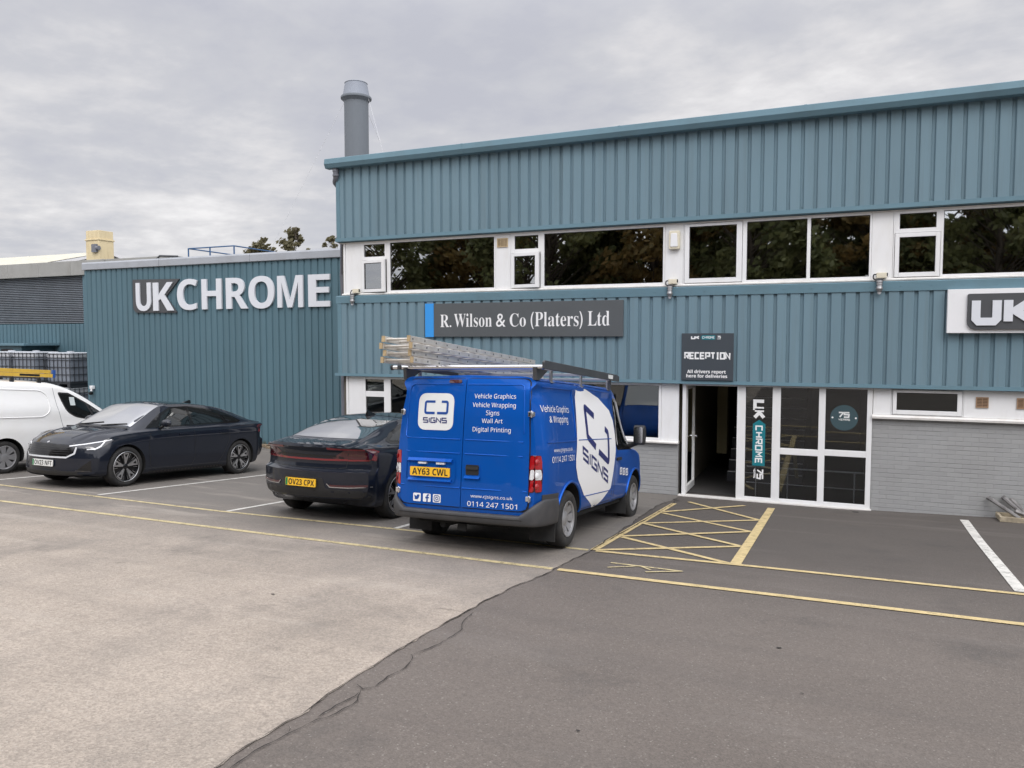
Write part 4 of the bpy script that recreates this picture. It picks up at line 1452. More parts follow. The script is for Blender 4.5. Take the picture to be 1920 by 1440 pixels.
        proj_stroke(mb, sf, sd, [(1.70, 1.80), (1.74, 1.2), (1.73, .37), (2.35, .35)], .010, .0015)
        proj_stroke(mb, sf, sd, [(.36, .385), (1.60, .385)], .008, .0015)
        part('door_seam', 'ink', mb)
        mb = MB(); proj_stroke(mb, sf, sd, [(-.80, 1.868), (0, 1.878), (1.0, 1.875), (1.85, 1.855)], .022, .008)
        part('roof_gutter', 'blue', mb)
        # flared arches
        for cx in (-.06, 2.79):
            arc = [(cx + .425 * math.cos(R(a)), .32 + .425 * math.sin(R(a))) for a in range(2, 179, 8)]
            mb = MB(); proj_tube(mb, sf, sd, arc, .016, .4, n=8)
            part('wheel_arch', 'blue', mb, sm=80)
        # cab window
        mb = MB(); proj_panel(mb, sf, sd, rpoly([(1.80, 1.755), (1.755, 1.15), (1.83, 1.045), (2.70, 1.030), (2.76, 1.08), (2.36, 1.50), (2.10, 1.755)], [.05, .06, .05, .04, .02, .0, .04], 4), .003, .006, .06)
        part('window_surround', 'gloss_black', mb)
        mb = MB(); proj_panel(mb, sf, sd, rpoly([(1.835, 1.725), (1.79, 1.16), (1.86, 1.08), (2.42, 1.068), (2.40, 1.42), (2.12, 1.725)], [.04, .05, .04, .02, .02, .03], 4), .007, .004, .06)
        part('side_window', 'car_glass', mb)
        mb = MB(); proj_panel(mb, sf, sd, rpoly(rect(1.80, 2.0, .905, .945), .012, 3), .022, .022, .05)
        part('door_handle', 'black_plastic', mb)
    # windscreen, bonnet, nose
    mb = MB(); proj_panel(mb, sf, 'top', rpoly([(2.78, -.72), (2.83, 0), (2.78, .72), (2.07, .70), (2.05, 0), (2.07, -.70)], [.05, 0, .05, .05, 0, .05]), .004, .008, .07)
    part('windscreen', 'screen_glass', mb)
    mb = MB(); proj_panel(mb, sf, 'front', rpoly([(-.42, .62), (.42, .62), (.36, .50), (-.36, .50)], .03, 3), .005, .008, .06)
    part('grille', 'black_plastic', mb)
    mb = MB(); proj_panel(mb, sf, 'front', rpoly(rect(-.80, .80, .335, .47), .03, 3), .014, .018, .07)
    part('front_bumper', 'grey_plastic', mb)
    for s in (1, -1):
        vw = (lambda u, v, s=s: (3.4 + 4 * q - u * q, s * (.7 + 4 * q + u * q), v), (-q, -s * q, 0))
        mb = MB(); proj_panel(mb, sf, vw, rpoly([(-.18, .62), (-.15, .74), (.16, .86), (.20, .80), (.10, .64)], .02, 3), .006, .010, .05)
        part('headlight', 'clear_lens', mb)
    plate(t, 'front', (3.72, 0, .42), 'AY63 CWL', False, False)
    # mirrors
    for s in (1, -1):
        mb = MB()
        yy = [.985, 1.145]
        prof = rpoly([(2.47, 1.10), (2.56, 1.11), (2.60, 1.26), (2.58, 1.375), (2.50, 1.39), (2.46, 1.345)], .04, 4)
        mb.prism(prof, lambda a, b, d, s=s: (a, d * s, b), yy[0], yy[1])
        mi = part('door_mirror', 'black_plastic', mb, bevel=.025)
        mb = MB(); mb.prism(rpoly(rect(yy[0] + .020, yy[1] - .020, 1.13, 1.362), .03, 4), lambda a, b, d, s=s: (2.458 - d, a * s, b), 0, .008)
        part('mirror_glass', 'chrome', mb, mi)
        mb = MB(); mb.tube([(2.56, .86 * s, 1.06), (2.54, 1.02 * s, 1.13)], .035, 10)
        part('mirror_arm', 'black_plastic', mb, mi)
    # lettering on the doors
    wh = 'vinyl_white'
    zl = lambda c, h: (c - h / 2, c + h / 2)
    mb = MB(); proj_panel(mb, sf, 'vrear', rpoly(rect(-.528, -.078, 1.305, 1.712), .10, 6), OD + .004, 0, .06)
    lg = part('logo_badge', 'vinyl_offwhite', mb, doors[0])
    mb = MB()
    for pts in ([(-.315, 1.618), (-.438, 1.618), (-.438, 1.492), (-.315, 1.492)],
                [(-.235, 1.618), (-.158, 1.618), (-.158, 1.492), (-.285, 1.492)]):
        proj_stroke(mb, sf, 'vrear', rpoly([pts[0], pts[1], pts[2], pts[3]], [0, .02, .02, 0], 3), .026, OD + .0065)
    part('logo_mark', 'vinyl_blue', mb, lg)
    mb = MB()
    for vv_, ff_, lev in glyphs2d('SiGNS', (-.462, -.156, 1.382, 1.444), .0125):
        proj_verts(mb, sf, 'vrear', vv_, ff_, OD + .0065 + lev * .0004)
    part('logo_lettering', 'vinyl_navy', mb, lg)
    mb = MB()
    for s_, u0, u1, z, h in (('Vehicle Graphics', .165, .652, 1.680, .068), ('Vehicle Wrapping', .150, .655, 1.585, .068), ('Signs', .316, .472, 1.500, .066),
                             ('Wall Art', .270, .514, 1.423, .050), ('Digital Printing', .165, .613, 1.322, .066)):
        proj_text(mb, sf, 'vrear', s_, 'sans', (u0, u1, *zl(z, h)), OD + .005, 0)
    proj_text(mb, sf, 'vrear', 'www.cjsigns.co.uk', 'sans', (.168, .656, .588, .632), OD + .005, .0)
    proj_text(mb, sf, 'vrear', '0114 247 1501', 'sans', (.132, .706, .503, .557), OD + .005, 0)
    part('lettering', wh, mb, doors[1])
    # three small square icons
    for k, u in enumerate((-.500, -.373, -.246)):
        mb = MB(); proj_panel(mb, sf, 'vrear', rpoly(rect(u - .049, u + .049, .513, .603), .012, 3), OD + .004, 0, .05)
        ic = part('icon_badge', wh, mb, doors[0])
        mb = MB(); o_ = OD + .0065
        zc = .558
        if k == 0:
            bird = [(-.036, .024), (-.020, .018), (-.004, .008), (.000, .022), (.010, .030), (.022, .027), (.033, .030), (.030, .020), (.036, .018), (.029, .010), (.024, -.008), (.010, -.022), (-.010, -.027), (-.034, -.022), (-.022, -.016), (-.034, -.004), (-.026, -.003), (-.036, .012), (-.030, .010)]
            proj_panel(mb, sf, 'vrear', [(u + a, zc + b) for a, b in bird], o_, 0, .03)
        elif k == 1:
            f_ = [(-.004, -.044), (.014, -.044), (.014, -.006), (.028, -.006), (.030, .010), (.014, .010), (.014, .020), (.018, .025), (.030, .025), (.030, .039), (.012, .039), (.0, .032), (-.004, .022), (-.004, .010), (-.018, .010), (-.018, -.006), (-.004, -.006)]
            proj_panel(mb, sf, 'vrear', [(u + a, zc + b) for a, b in f_], o_, 0, .03)
        else:
            proj_stroke(mb, sf, 'vrear', rpoly([(u + a, zc + b) for a, b in rect(-.032, .032, -.030, .030)], .014, 3), .009, o_, closed=True, g=.02)
            proj_stroke(mb, sf, 'vrear', [(u + .014 * math.cos(2 * math.pi * i / 14), zc + .014 * math.sin(2 * math.pi * i / 14)) for i in range(14)], .008, o_, closed=True, g=.02)
        part('icon_mark', 'vinyl_blue', mb, ic)
    # lettering on both sides; the right-hand one is in view
    for sd, fl in (('right', 1), ('left', -1)):
        fu = (lambda u: u) if fl > 0 else (lambda u: u)
        hexa = [(.275, 1.87), (.42, 1.875), (.62, 1.83), (1.16, 1.74), (1.58, 1.585), (1.70, 1.45), (1.745, 1.25), (1.745, 1.03), (1.66, .80), (1.55, .55), (1.24, .43), (1.00, .355), (.89, .358), (.44, .55), (.19, .757), (.115, .90), (.11, 1.0), (.165, 1.22)]
        mb = MB(); proj_panel(mb, sf, sd, hexa, .0045, 0, .07)
        lp = part('logo_panel', 'vinyl_white', mb)
        if fl > 0:
            mb = MB()
            proj_stroke(mb, sf, sd, rpoly([(.885, 1.500), (.555, 1.612), (.560, 1.245), (.862, 1.115)], [0, .04, .04, 0], 4), .082, .0068)
            proj_stroke(mb, sf, sd, rpoly([(1.29, 1.340), (1.412, 1.290), (1.412, .900), (.980, 1.052)], [0, .02, .05, 0], 4), .078, .0068)
            part('logo_mark', 'vinyl_navy', mb, lp)
            mb = MB()
            for vv_, ff_, lev in glyphs2d('SiGNS', (0, 1.06, 0, .165), .034, gap=.30):
                vv2 = [(.345 + a, .985 + b - a * .345) for a, b in vv_]
                proj_verts(mb, sf, sd, vv2, ff_, .0068 + lev * .0004)
            part('logo_lettering', 'vinyl_navy', mb, lp)
            mb = MB()
            for s_, bx in (('Vehicle Graphics', (-.79, -.03, 1.510, 1.608)), ('& Wrapping', (-.645, -.095, 1.395, 1.495)), ('www.cjsigns.co.uk', (-.60, -.012, 1.088, 1.142)), ('0114 247 1501', (-.64, .045, .985, 1.052))):
                mb = MB(); proj_text(mb, sf, sd, s_, 'sans', bx, .005, 0)
                part('side_lettering', wh, mb)
            for k, u in enumerate((2.02, 2.17, 2.32)):
                mb = MB(); proj_panel(mb, sf, sd, rpoly(rect(u - .058, u + .058, .685 + (2.17 - u) * .10, .785 + (2.17 - u) * .10), .014, 3), .005, 0, .05)
                ic = part('icon_badge', wh, mb)
                mb = MB(); proj_stroke(mb, sf, sd, rpoly([(u + a, .735 + (2.17 - u) * .10 + b) for a, b in rect(-.03, .03, -.026, .026)], .012, 3), .012, .007, closed=True, g=.03)
                part('icon_mark', 'vinyl_blue', mb, ic)
    # wheels, flaps, chassis
    for x in (-.06, 2.79):
        for s in (1, -1):
            wheel(t, x, s * .815, s, .322, .215, .205, 'steel')
            mb = MB(); mb.box(x - .44, x - .425, s * .62 if s > 0 else -.92, s * .92 if s > 0 else -.62, .12, .42)
            part('mud_flap', 'rubber', mb)
    mb = MB(); mb.box(.45, 2.30, -.84, .84, .29, .42); mb.box(-.90, .449, -.55, .55, .29, .42); mb.box(2.301, 3.4, -.55, .55, .29, .42)
    mb.tube([(-.06, -.7, .30), (-.06, .7, .30)], .06, 10); mb.tube([(2.79, -.7, .30), (2.79, .7, .30)], .05, 10)
    mb.tube([(-.9, .25, .27), (.8, .25, .26)], .035, 8)
    part('chassis', 'under', mb)
    mb = MB(); mb.box(-.93, -.90, -.05, .05, .225, .30)
    part('tow_eye', 'under', mb)
    # roof rack
    mb = MB(); mb.prism([(-.93, 1.985), (1.90, 1.985), (1.90, 2.055), (1.80, 2.075), (-.90, 2.075), (-.93, 2.055)], lambda a, b, d: (a, d, b), -.925, -.900)
    rack = part('roof_rack', 'dark_steel', mb, bevel=.004)
    for x in (-.50, .52, 1.62):
        rk = MB(); rk.box(x - .022, x + .022, -.899, .859, 1.985, 2.018)
        for s in (1, -1):
            rk.box(x - .025, x + .025, s * .835 - .012, s * .835 + .012, 1.865, 1.985)
            rk.box(x - .04, x + .04, s * .835 - .03, s * .835 + .03, 1.855, 1.8645)
        part('cross_bar', 'steel', rk, rack, bevel=.004)
    mb = MB(); mb.box(-.90, 1.85, .86, .90, 1.985, 2.03)
    part('side_rail', 'dark_steel', mb, rack)
    mb = MB(); mb.prism(rpoly(rect(1.38, 1.58, 2.005, 2.055), .004, 2), lambda a, b, d: (a, -.925 - d, b), 0, .003)
    part('rail_label', 'vinyl_offwhite', mb, rack)
    mb = MB(); mb.tube([(-.86, -.90, 2.008), (-.86, .98, 2.008)], .026, 14)
    part('roller_bar', 'chrome', mb, rack, sm=60)
    mb = MB(); mb.tube([(-.86, .975, 2.008), (-.86, 1.00, 2.008)], .032, 14)
    part('bar_cap', 'gasket', mb, rack)
    for s in (1, -1):
        mb = MB(); mb.prism([(-.88, 1.87), (-.80, 1.87), (-.55, 1.99), (-.90, 2.0)], lambda a, b, d: (a, d, b), s * .80 - .02, s * .80 + .02)
        part('roller_bracket', 'dark_steel', mb, rack)
        mb = MB(); mb.box(1.60, 1.66, s * .86 - .02, s * .86 + .02, 1.86, 1.99)
        part('rack_foot', 'dark_steel', mb, rack)
    return t
van = blue_van()

# ------------------------------------------------------------------ the two ladders lying on the rack
bpy.context.view_layer.update()
VM = van.matrix_world.copy()

def roof_ladder(label, z0, x0, dy):
    base = VM @ Vector((x0, .575 + dy, z0))
    t = thing('extension_ladder', label, 'ladder', base, 'ladders on the blue van roof rack', VM.to_euler())
    L = 3.75
    for k, (off, w) in enumerate(((0.0, .185), (.074, .158))):
        mb = MB()
        for s in (1, -1):
            y = s * w
            prof = [(y - .014, off + .002), (y + .014, off + .002), (y + .014, off + .062), (y - .014, off + .062)]
            mb.prism(prof, lambda a, b, d: (d, a, b), 0, L - .25 * k)
        for i in range(15):
            x = .06 + i * .25
            if x < L - .3 * k: mb.tube([(x, -w, off + .032), (x, w, off + .032)], .015, 10)
        o = mb.build('ladder_section', 'alu', t, local=True, smooth=40, bevel=.003)
        for s in (1, -1):
            y = s * w
            cm = MB(); cm.box(-.010, .010, y - .0165, y + .0165, off - .001, off + .0645)
            cm.build('end_cap', 'alu_cap', o, local=True)
        hm = MB()
        for i in range(14):
            x = .06 + i * .25
            if x < L - .3:
                for s in (1, -1):
                    hm.lathe([(.001, .0155), (.011, .0155)], lambda a, b, h, s=s, w=w: (x + a, s * (w + h), off + .032 + b), 10)
        hm.build('rung_end', 'ink', o, local=True)
    return t
roof_ladder('lower aluminium extension ladder lying directly on the blue van roof bars', 2.021, -1.42, 0.0)
roof_ladder('upper aluminium extension ladder resting on top of another on the blue van', 2.168, -1.47, -.012)

# ------------------------------------------------------------------ white van (real metres, scaled like the saloons)
def white_van():
    X0, Y0 = -14.82, -4.83
    t = thing('small_van', 'white panel van at the left edge carrying a yellow ladder', 'van', (X0, Y0, gz(X0, Y0)), rot=yard_rot(True))
    t.scale = (0.96,) * 3
    def S(w, zb, zs, yg, yt, zr, zt):
        return [(0, zb), (w - .3, zb), (w - .1, zb + .01), (w - .03, zb + .07), (w - .005, zb + .25), (w, .72), (w - .004, zs - .16), (w - .020, zs - .02), (yg + .005, zs * .7 + zr * .3),
                (yg * .55 + yt * .45, zs * .35 + zr * .65), (yt + .035, zr - .05), (yt - .01, zr), (yt - .13, zr + (zt - zr) * .55), (yt * .45, zr + (zt - zr) * .9), (0, zt)]
    ST = [(-.78, S(.86, .34, 1.0, .84, .70, 1.66, 1.74)), (-.70, S(.89, .28, 1.0, .855, .70, 1.69, 1.77)), (-.4, S(.905, .22, 1.0, .865, .71, 1.715, 1.79)), (.5, S(.905, .20, 1.0, .865, .71, 1.725, 1.80)),
          (1.0, S(.905, .20, 1.0, .865, .71, 1.705, 1.785)), (1.35, S(.905, .20, 1.0, .86, .70, 1.63, 1.71)), (1.70, S(.905, .20, 1.0, .855, .70, 1.49, 1.565)), (2.05, S(.905, .20, .99, .85, .70, 1.30, 1.37)),
          (2.35, S(.905, .20, .97, .84, .69, 1.13, 1.19)), (2.55, S(.90, .20, .95, .83, .68, 1.05, 1.10)), (2.9, S(.89, .21, .88, .80, .64, .97, 1.015)), (3.3, S(.86, .22, .76, .76, .58, .84, .885)), (3.5, S(.82, .25, .65, .70, .5, .70, .74))]
    xs = [a for a, b in ST]; secs = [b for a, b in ST]
    nx = np.concatenate([np.linspace(-.78, -.5, 7)[:-1], np.linspace(-.5, 2.6, 44)[:-1], np.linspace(2.6, 3.5, 16)])
    def deform(x, y, z):
        a = abs(y) / .9
        tr = float(smooth01((-.45 - x) / .33)); x += tr * (.06 * a ** 3 + interp(z, [.3, 1.0, 1.75], [0, .02, .12]))
        tf = float(smooth01((x - 2.8) / .7)); x -= tf * .32 * a ** 2.4
        return (x, y, z)
    V, F = loft(xs, secs, nx, 4, deform)
    sf = Surf(V, F)
    body_object(V, F, ['van_white', 'under'], t, [(0, .315, .37, .5, 1.2), (2.728, .315, .37, .5, 1.2)])
    def part(nm, mat, mb, parent=t, sm=40):
        return mb.build(nm, mat, parent, smooth=sm, local=True)
    for sd in ('right', 'left'):
        mb = MB(); proj_panel(mb, sf, sd, rpoly([(1.08, 1.575), (1.34, 1.565), (1.80, 1.335), (2.16, 1.115), (2.12, 1.035), (1.75, 1.012), (1.42, 1.065), (1.22, 1.19)], [.05, .05, .1, .03, .05, .1, .1, .1], 4), .003, .006, .06)
        part('window_surround', 'gasket', mb)
        mb = MB(); proj_panel(mb, sf, sd, rpoly([(1.115, 1.545), (1.33, 1.535), (1.71, 1.34), (1.83, 1.05), (1.74, 1.038), (1.44, 1.09), (1.25, 1.21)], [.04, .05, .03, .03, .1, .1, .1], 4), .006, .003, .05)
        w_ = part('side_window', 'car_glass', mb)
        mb = MB(); proj_panel(mb, sf, sd, rpoly([(1.78, 1.30), (2.11, 1.11), (1.89, 1.05)], .02, 3), .006, .003, .05)
        part('side_window', 'car_glass', mb)
        if sd == 'right':
            mb = MB(); proj_panel(mb, sf, sd, rect(1.335, 1.455, 1.305, 1.475), .0085, 0, .05)
            part('paper_notice', 'paper', mb, w_)
        mb = MB()
        proj_stroke(mb, sf, sd, [(.985, 1.66), (1.03, 1.30), (1.17, .80), (1.19, .30), (2.25, .30)], .008, .0015)
        part('door_seam', 'shutter', mb)
        mb = MB(); proj_tube(mb, sf, sd, rpoly([(-.55, 1.615), (.72, 1.60), (.86, 1.50), (.89, 1.20), (.74, 1.075), (-.55, 1.06)], [0, .1, .15, .15, .15, 0], 5), .011, .45, n=8, closed=False)
        part('side_pressing', 'van_white', mb, sm=80)
        mb = MB(); proj_panel(mb, sf, sd, rpoly(rect(1.22, 1.43, .868, .905), .012, 3), .025, .025, .05)
        part('door_handle', 'black_plastic', mb)
    mb = MB(); proj_panel(mb, sf, 'top', rpoly([(2.48, -.68), (2.53, 0), (2.48, .68), (1.40, .62), (1.36, 0), (1.40, -.62)], [.06, 0, .06, .06, 0, .06]), .004, .008, .07)
    part('windscreen', 'screen_glass', mb)
    q = 1 / math.sqrt(2)
    for s in (1, -1):
        vw = (lambda u, v, s=s: (3.2 + 4 * q - u * q, s * (.7 + 4 * q + u * q), v), (-q, -s * q, 0))
        mb = MB(); proj_panel(mb, sf, vw, rpoly([(-.18, .66), (-.12, .76), (.22, .87), (.24, .80), (.10, .67)], .02, 3), .006, .01, .05)
        part('headlight', 'clear_lens', mb)
        mb = MB(); mb.prism(rpoly([(2.02, 1.02), (2.18, 1.03), (2.20, 1.20), (2.04, 1.22)], .04, 4), lambda a, b, d, s=s: (a, s * d, b), .93, 1.10)
        part('door_mirror', 'black_plastic', mb)
    mb = MB(); proj_panel(mb, sf, 'front', rpoly(rect(-.7, .7, .26, .44), .04, 3), .012, .016, .08)
    part('front_bumper', 'black_plastic', mb)
    for x in (0, 2.728):
        for s in (1, -1):
            wheel(t, x, s * .785, s, .312, .195, .225, 'cover')
    mb = MB(); mb.box(-.6, 3.1, -.5, .5, .2, .34)
    part('underbody', 'under', mb)
    mb = MB()
    for x in (-.45, .25, .80):
        mb.box(x - .02, x + .02, -.62, .62, 1.835, 1.865)
        for s in (1, -1): mb.box(x - .035, x + .035, s * .60 - .02, s * .60 + .02, 1.735, 1.835)
    part('roof_bars', 'black_plastic', mb)
    return t
wvan = white_van()
bpy.context.view_layer.update()
WM = wvan.matrix_world.copy()
_b = WM @ Vector((-1.35, -.30, 1.868))
lad = thing('roof_ladder', 'yellow fibreglass ladder lying on the white van roof bars', 'ladder', _b, rot=WM.to_euler())
for k in range(2):
    mb = MB()
    for s in (1, -1):
        y = s * .17
        mb.box(0, 2.42 - .05 * k, y - .016, y + .016, .002 + .075 * k, .070 + .075 * k)
    for i in range(9):
        mb.tube([(.12 + .27 * i, -.17, .036 + .075 * k), (.12 + .27 * i, .17, .036 + .075 * k)], .014, 8)
    mb.build('ladder_section', 'ladder_yellow', lad, local=True, bevel=.003)
for s in (1, -1):
    mb = MB(); mb.box(2.42, 2.47, s * .17 - .022, s * .17 + .022, -.002, .150)
    mb.build('end_cap', 'cap_blue', lad, local=True)
for u0, u1, v0, v1 in ((1.75, 2.15, .015, .055), (.9, 1.3, .09, .13)):
    mb = MB(); mb.prism(rect(u0, u1, v0, v1), lambda a, b, d: (a, -.1865 - d, b), 0, .001)
    mb.build('label_strip', 'ink', lad, local=True)
# ------------------------------------------------------------------ ground
def grid_sheet(name, xs, ys, mat, lift=0.0):
    mb = MB()
    nx, ny = len(xs), len(ys)
    mb.add([(x, y, gz(x, y) + lift) for y in ys for x in xs], [(j * nx + i, j * nx + i + 1, (j + 1) * nx + i + 1, (j + 1) * nx + i) for j in range(ny - 1) for i in range(nx - 1)])
    o = mb.build(name, mat, None, smooth=60)
    o['kind'] = 'structure'
    return o
gx = [-900, -400, -200, -100, -60] + list(np.arange(-40, 20.1, 2.0)) + [30, 60, 120, 300, 900]
gy = [-900, -400, -200, -100, -60, -45, -36, -30, -26, -23, -21, -19.5] + list(np.arange(-18.0, 6.01, 0.5)) + [10, 20, 40, 80, 200, 500, 900]
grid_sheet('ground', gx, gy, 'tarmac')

SEAM = [(-40, -2.50), (-20, -2.50), (-12, -2.51), (-11.3, -2.525), (-10.69, -2.585), (-10.29, -2.612), (-9.2, -2.665), (-8.5, -2.669), (-7.72, -2.638), (-6.83, -2.557), (-5.73, -2.53), (-3.73, -2.60), (-1.68, -2.69), (-.62, -2.60), (0, -2.6)]
_r = random.Random(3)
_jy = np.arange(-40, .01, .08)
_j1 = np.array([_r.uniform(-1, 1) for _ in _jy]); _j2 = np.array([_r.uniform(-1, 1) for _ in range(200)])
def seam(y):
    b = float(np.interp(y, [p[0] for p in SEAM], [p[1] for p in SEAM]))
    return b + .016 * float(np.interp(y, _jy, _j1)) + .022 * float(np.interp(y * 3, np.arange(-125, 75), _j2))
rows = list(np.arange(-40, -16, 2.0)) + list(np.arange(-16, 0.01, .08))
cols = np.array([-60, -45, -35, -28, -22] + list(np.arange(-18, -3.9, 1.0)) + [-3.4, -3.0])
mb = MB()
nc = len(cols) + 1
for y in rows:
    for x in list(cols) + [seam(y)]:
        mb.v.append((float(x), float(y), gz(x, y) + .004))
for j in range(len(rows) - 1):
    for i in range(nc - 1):
        mb.f.append((j * nc + i, j * nc + i + 1, (j + 1) * nc + i + 1, (j + 1) * nc + i)); mb.m.append(0)
k = len(mb.v)
ys2 = [0.0, .8, 1.6, 2.4, 3.2, 5.6, 9.0]
xs2 = list(cols[:-9]) + [-10.1]
for y in ys2:
    for x in xs2: mb.v.append((float(x), y, gz(x, y) + .004))
n2 = len(xs2)
for j in range(len(ys2) - 1):
    for i in range(n2 - 1):
        mb.f.append((k + j * n2 + i, k + j * n2 + i + 1, k + (j + 1) * n2 + i + 1, k + (j + 1) * n2 + i)); mb.m.append(0)
mb.build('yard_surface', 'concrete', None, smooth=60)['kind'] = 'structure'

def ribbon(mb, pts, w, lift, wjit=0.0, step=.12, rnd=None, wander=0.0):
    """thin strip that follows the ground"""
    P = [np.array(p, float) for p in pts]
    q = []
    for i in range(len(P) - 1):
        k = max(1, int(np.linalg.norm(P[i + 1] - P[i]) / step))
        q += [P[i] + (P[i + 1] - P[i]) * j / k for j in range(k)]
    q.append(P[-1])
    if wander:
        q = [q[0]] + [p + np.array([rnd.uniform(-1, 1), rnd.uniform(-1, 1)]) * wander for p in q[1:-1]] + [q[-1]]
    v, f = stroke2d(q, w)
    n = len(q)
    if wjit:
        for i in range(n):
            c = (v[i] + v[n + i]) / 2
            s = 1 + rnd.uniform(-wjit, wjit)
            if i in (0, n - 1): s *= .3
            v[i] = c + (v[i] - c) * s; v[n + i] = c + (v[n + i] - c) * s
    return mb.add([(a, b, gz(a, b) + lift) for a, b in v], f)

def marking(name, strokes, mat):
    mb = MB()
    for i, (pts, w) in enumerate(strokes):
        ribbon(mb, pts, w, .008 + .0012 * (i % 4), step=.4)
    o = mb.build(name, mat, None)
    o['kind'] = 'structure'
    return o
marking('yellow_line', [([(-22, -5.80), (-12.53, -5.842), (-7.86, -5.90), (-5.13, -5.75), (-2.57, -5.69)], .082)], 'yellow_worn')
marking('yellow_line', [([(-2.48, -5.69), (-.99, -5.575), (1.62, -5.455), (9, -5.12)], .088)], 'yellow_line')
marking('yellow_line', [([(-26, -6.98), (-10.88, -6.906), (-5.85, -6.849), (-2.60, -6.79)], .090)], 'yellow_worn')
marking('yellow_line', [([(-2.54, -6.785), (1.42, -6.656), (9, -6.41)], .098)], 'yellow_line')
marking('yellow_hatching', [([(-2.50, -1.15), (-2.515, -5.66)], .085), ([(-.985, -.72), (-.975, -5.55)], .115),
    ([(-2.314, -.814), (-1.05, -2.197)], .082), ([(-2.46, -2.25), (-1.414, -.699)], .082), ([(-2.46, -2.33), (-1.05, -3.32)], .082), ([(-2.46, -3.47), (-1.05, -2.21)], .082),
    ([(-2.46, -3.50), (-1.05, -4.477)], .082), ([(-2.46, -4.64), (-1.05, -3.345)], .082), ([(-2.46, -4.67), (-1.05, -5.55)], .082), ([(-2.47, -5.63), (-1.05, -4.49)], .082)], 'yellow_line')
marking('yellow_arrow', [([(-2.163, -6.20), (-1.628, -6.205), (-1.415, -6.213)], .045), ([(-2.129, -6.439), (-1.851, -6.2), (-1.711, -6.324)], .030), ([(-1.736, -6.446), (-1.41, -6.21)], .035)], 'yellow_worn')
for a, b, w in (((-13.2, -5.75), (-13.2, -.6), .075), ((-10.385, -5.74), (-10.378, -1.2), .075), ((-7.72, -5.84), (-7.76, -1.2), .075), ((-5.10, -5.74), (-5.09, -.9), .075)):
    marking('white_line', [([a, b], w)], 'white_line')
marking('white_line', [([(1.805, -.50), (1.645, -5.36)], .115)], 'white_line')

cr_ = random.Random(5)
mb = MB()
ribbon(mb, [(seam(y), y) for y in np.arange(-9.0, -1.0, .10)], .007, .0095, .6, .1, cr_)
ribbon(mb, [(seam(y), y) for y in np.arange(-14.0, -9.0, .10)], .004, .0095, .8, .1, cr_)
ribbon(mb, [(-2.5, -1.15), (-2.55, -.9), (-2.5, -.75), (-2.62, -.68), (-2.58, -.5)], .022, .0145, .5, .1, cr_, .01)
ribbon(mb, [(-2.51, -1.2), (-2.50, -2.4), (-2.52, -3.9), (-2.53, -5.6)], .012, .0145, .7, .12, cr_, .008)
CR = [
 [(-2.608, -8.571), (-2.568, -8.835), (-2.489, -8.99), (-2.479, -9.141), (-2.481, -9.349), (-2.49, -9.465), (-2.535, -9.638)],
 [(-2.535, -9.623), (-2.494, -9.677), (-2.445, -9.846), (-2.456, -10.033), (-2.442, -10.195), (-2.483, -10.257), (-2.554, -10.213)],
 [(-2.489, -10.26), (-2.471, -10.31), (-2.409, -10.411), (-2.412, -10.539), (-2.427, -10.665), (-2.452, -10.711), (-2.463, -10.813), (-2.474, -10.909), (-2.484, -11.002), (-2.496, -11.12), (-2.483, -11.243), (-2.47, -11.6)],
 [(-2.47, -10.688), (-2.474, -10.518), (-2.459, -10.362), (-2.471, -10.31)],
 [(-2.536, -10.834), (-2.504, -10.864), (-2.47, -10.923)],
 [(-2.6, -8.567), (-2.753, -8.578), (-2.917, -8.593)],
 [(-3.765, -8.626), (-3.684, -8.605)], [(-6.36, -8.80), (-6.23, -8.70)], [(-2.6, -1.3), (-2.75, -.9), (-3.0, -.75)]]
for c in CR: ribbon(mb, c, .006, .0098, .7, .05, cr_, .006)
mb.build('ground_crack', 'crack', None)['kind'] = 'structure'
# a drain rod hole and a few dark spots of spilt bitumen
mb = MB()
for (x, y, r) in ((-.35, -8.27, .022), (-.16, -9.1, .010), (.35, -.32, .14), (-1.2, -10.2, .012), (-4.3, -8.9, .02)):
    pts = [(x + r * (1 + .25 * cr_.uniform(-1, 1)) * math.cos(2 * math.pi * i / 12), y + r * .6 * (1 + .25 * cr_.uniform(-1, 1)) * math.sin(2 * math.pi * i / 12)) for i in range(12)]
    mb.add([(a, b, gz(a, b) + .0075) for a, b in pts], [tuple(range(12))])
mb.build('bitumen_spots', 'crack', None)['kind'] = 'structure'

# ------------------------------------------------------------------ main office building
B = thing('office_building', 'long two-storey building clad in blue-grey ribbed steel with white windows', 'building', (-10.0, 0.0, 0.0))
XL, XR = -10.02, 9.6
def part(nm, mat, mb, parent=B, **k):
    return mb.build(nm, mat, parent, **k)

# core walls, slabs and partitions (all behind the visible skins)
mb = MB()
mb.box(XL + .12, XR, .16, .34, -.4, .94)                      # replaced by brick skin in front, open at the entrance below
core = MB()
core.box(XL + .14, -2.66, .13, .33, -.4, .93)
core.box(.54, XR, .13, .33, -.4, 1.54)
core.box(XL + .14, XR, .05, .33, 2.12, 3.74)
core.box(XL + .14, XR, .05, .33, 4.97, 6.42)
core.box(XL + .02, XL + .14, .06, 12, -.4, 6.42)
core.box(XR, XR + .2, .06, 12, -.4, 6.42)
core.box(XL + .14, XR, 11.8, 12, -.4, 6.42)
part('wall', 'int_mid', core)
mb = MB(); mb.box(XL + .02, XR + .2, .0, 12, 6.425, 6.50)
part('roof', 'roof', mb)
mb = MB()
mb.box(XL + .14, XR, .34, 11.79, -.3, .02)
part('ground_floor', 'int_floor', mb)
mb = MB(); mb.box(XL + .14, XR, .34, 11.79, 2.75, 2.98)
part('upper_floor', 'room_floor', mb)
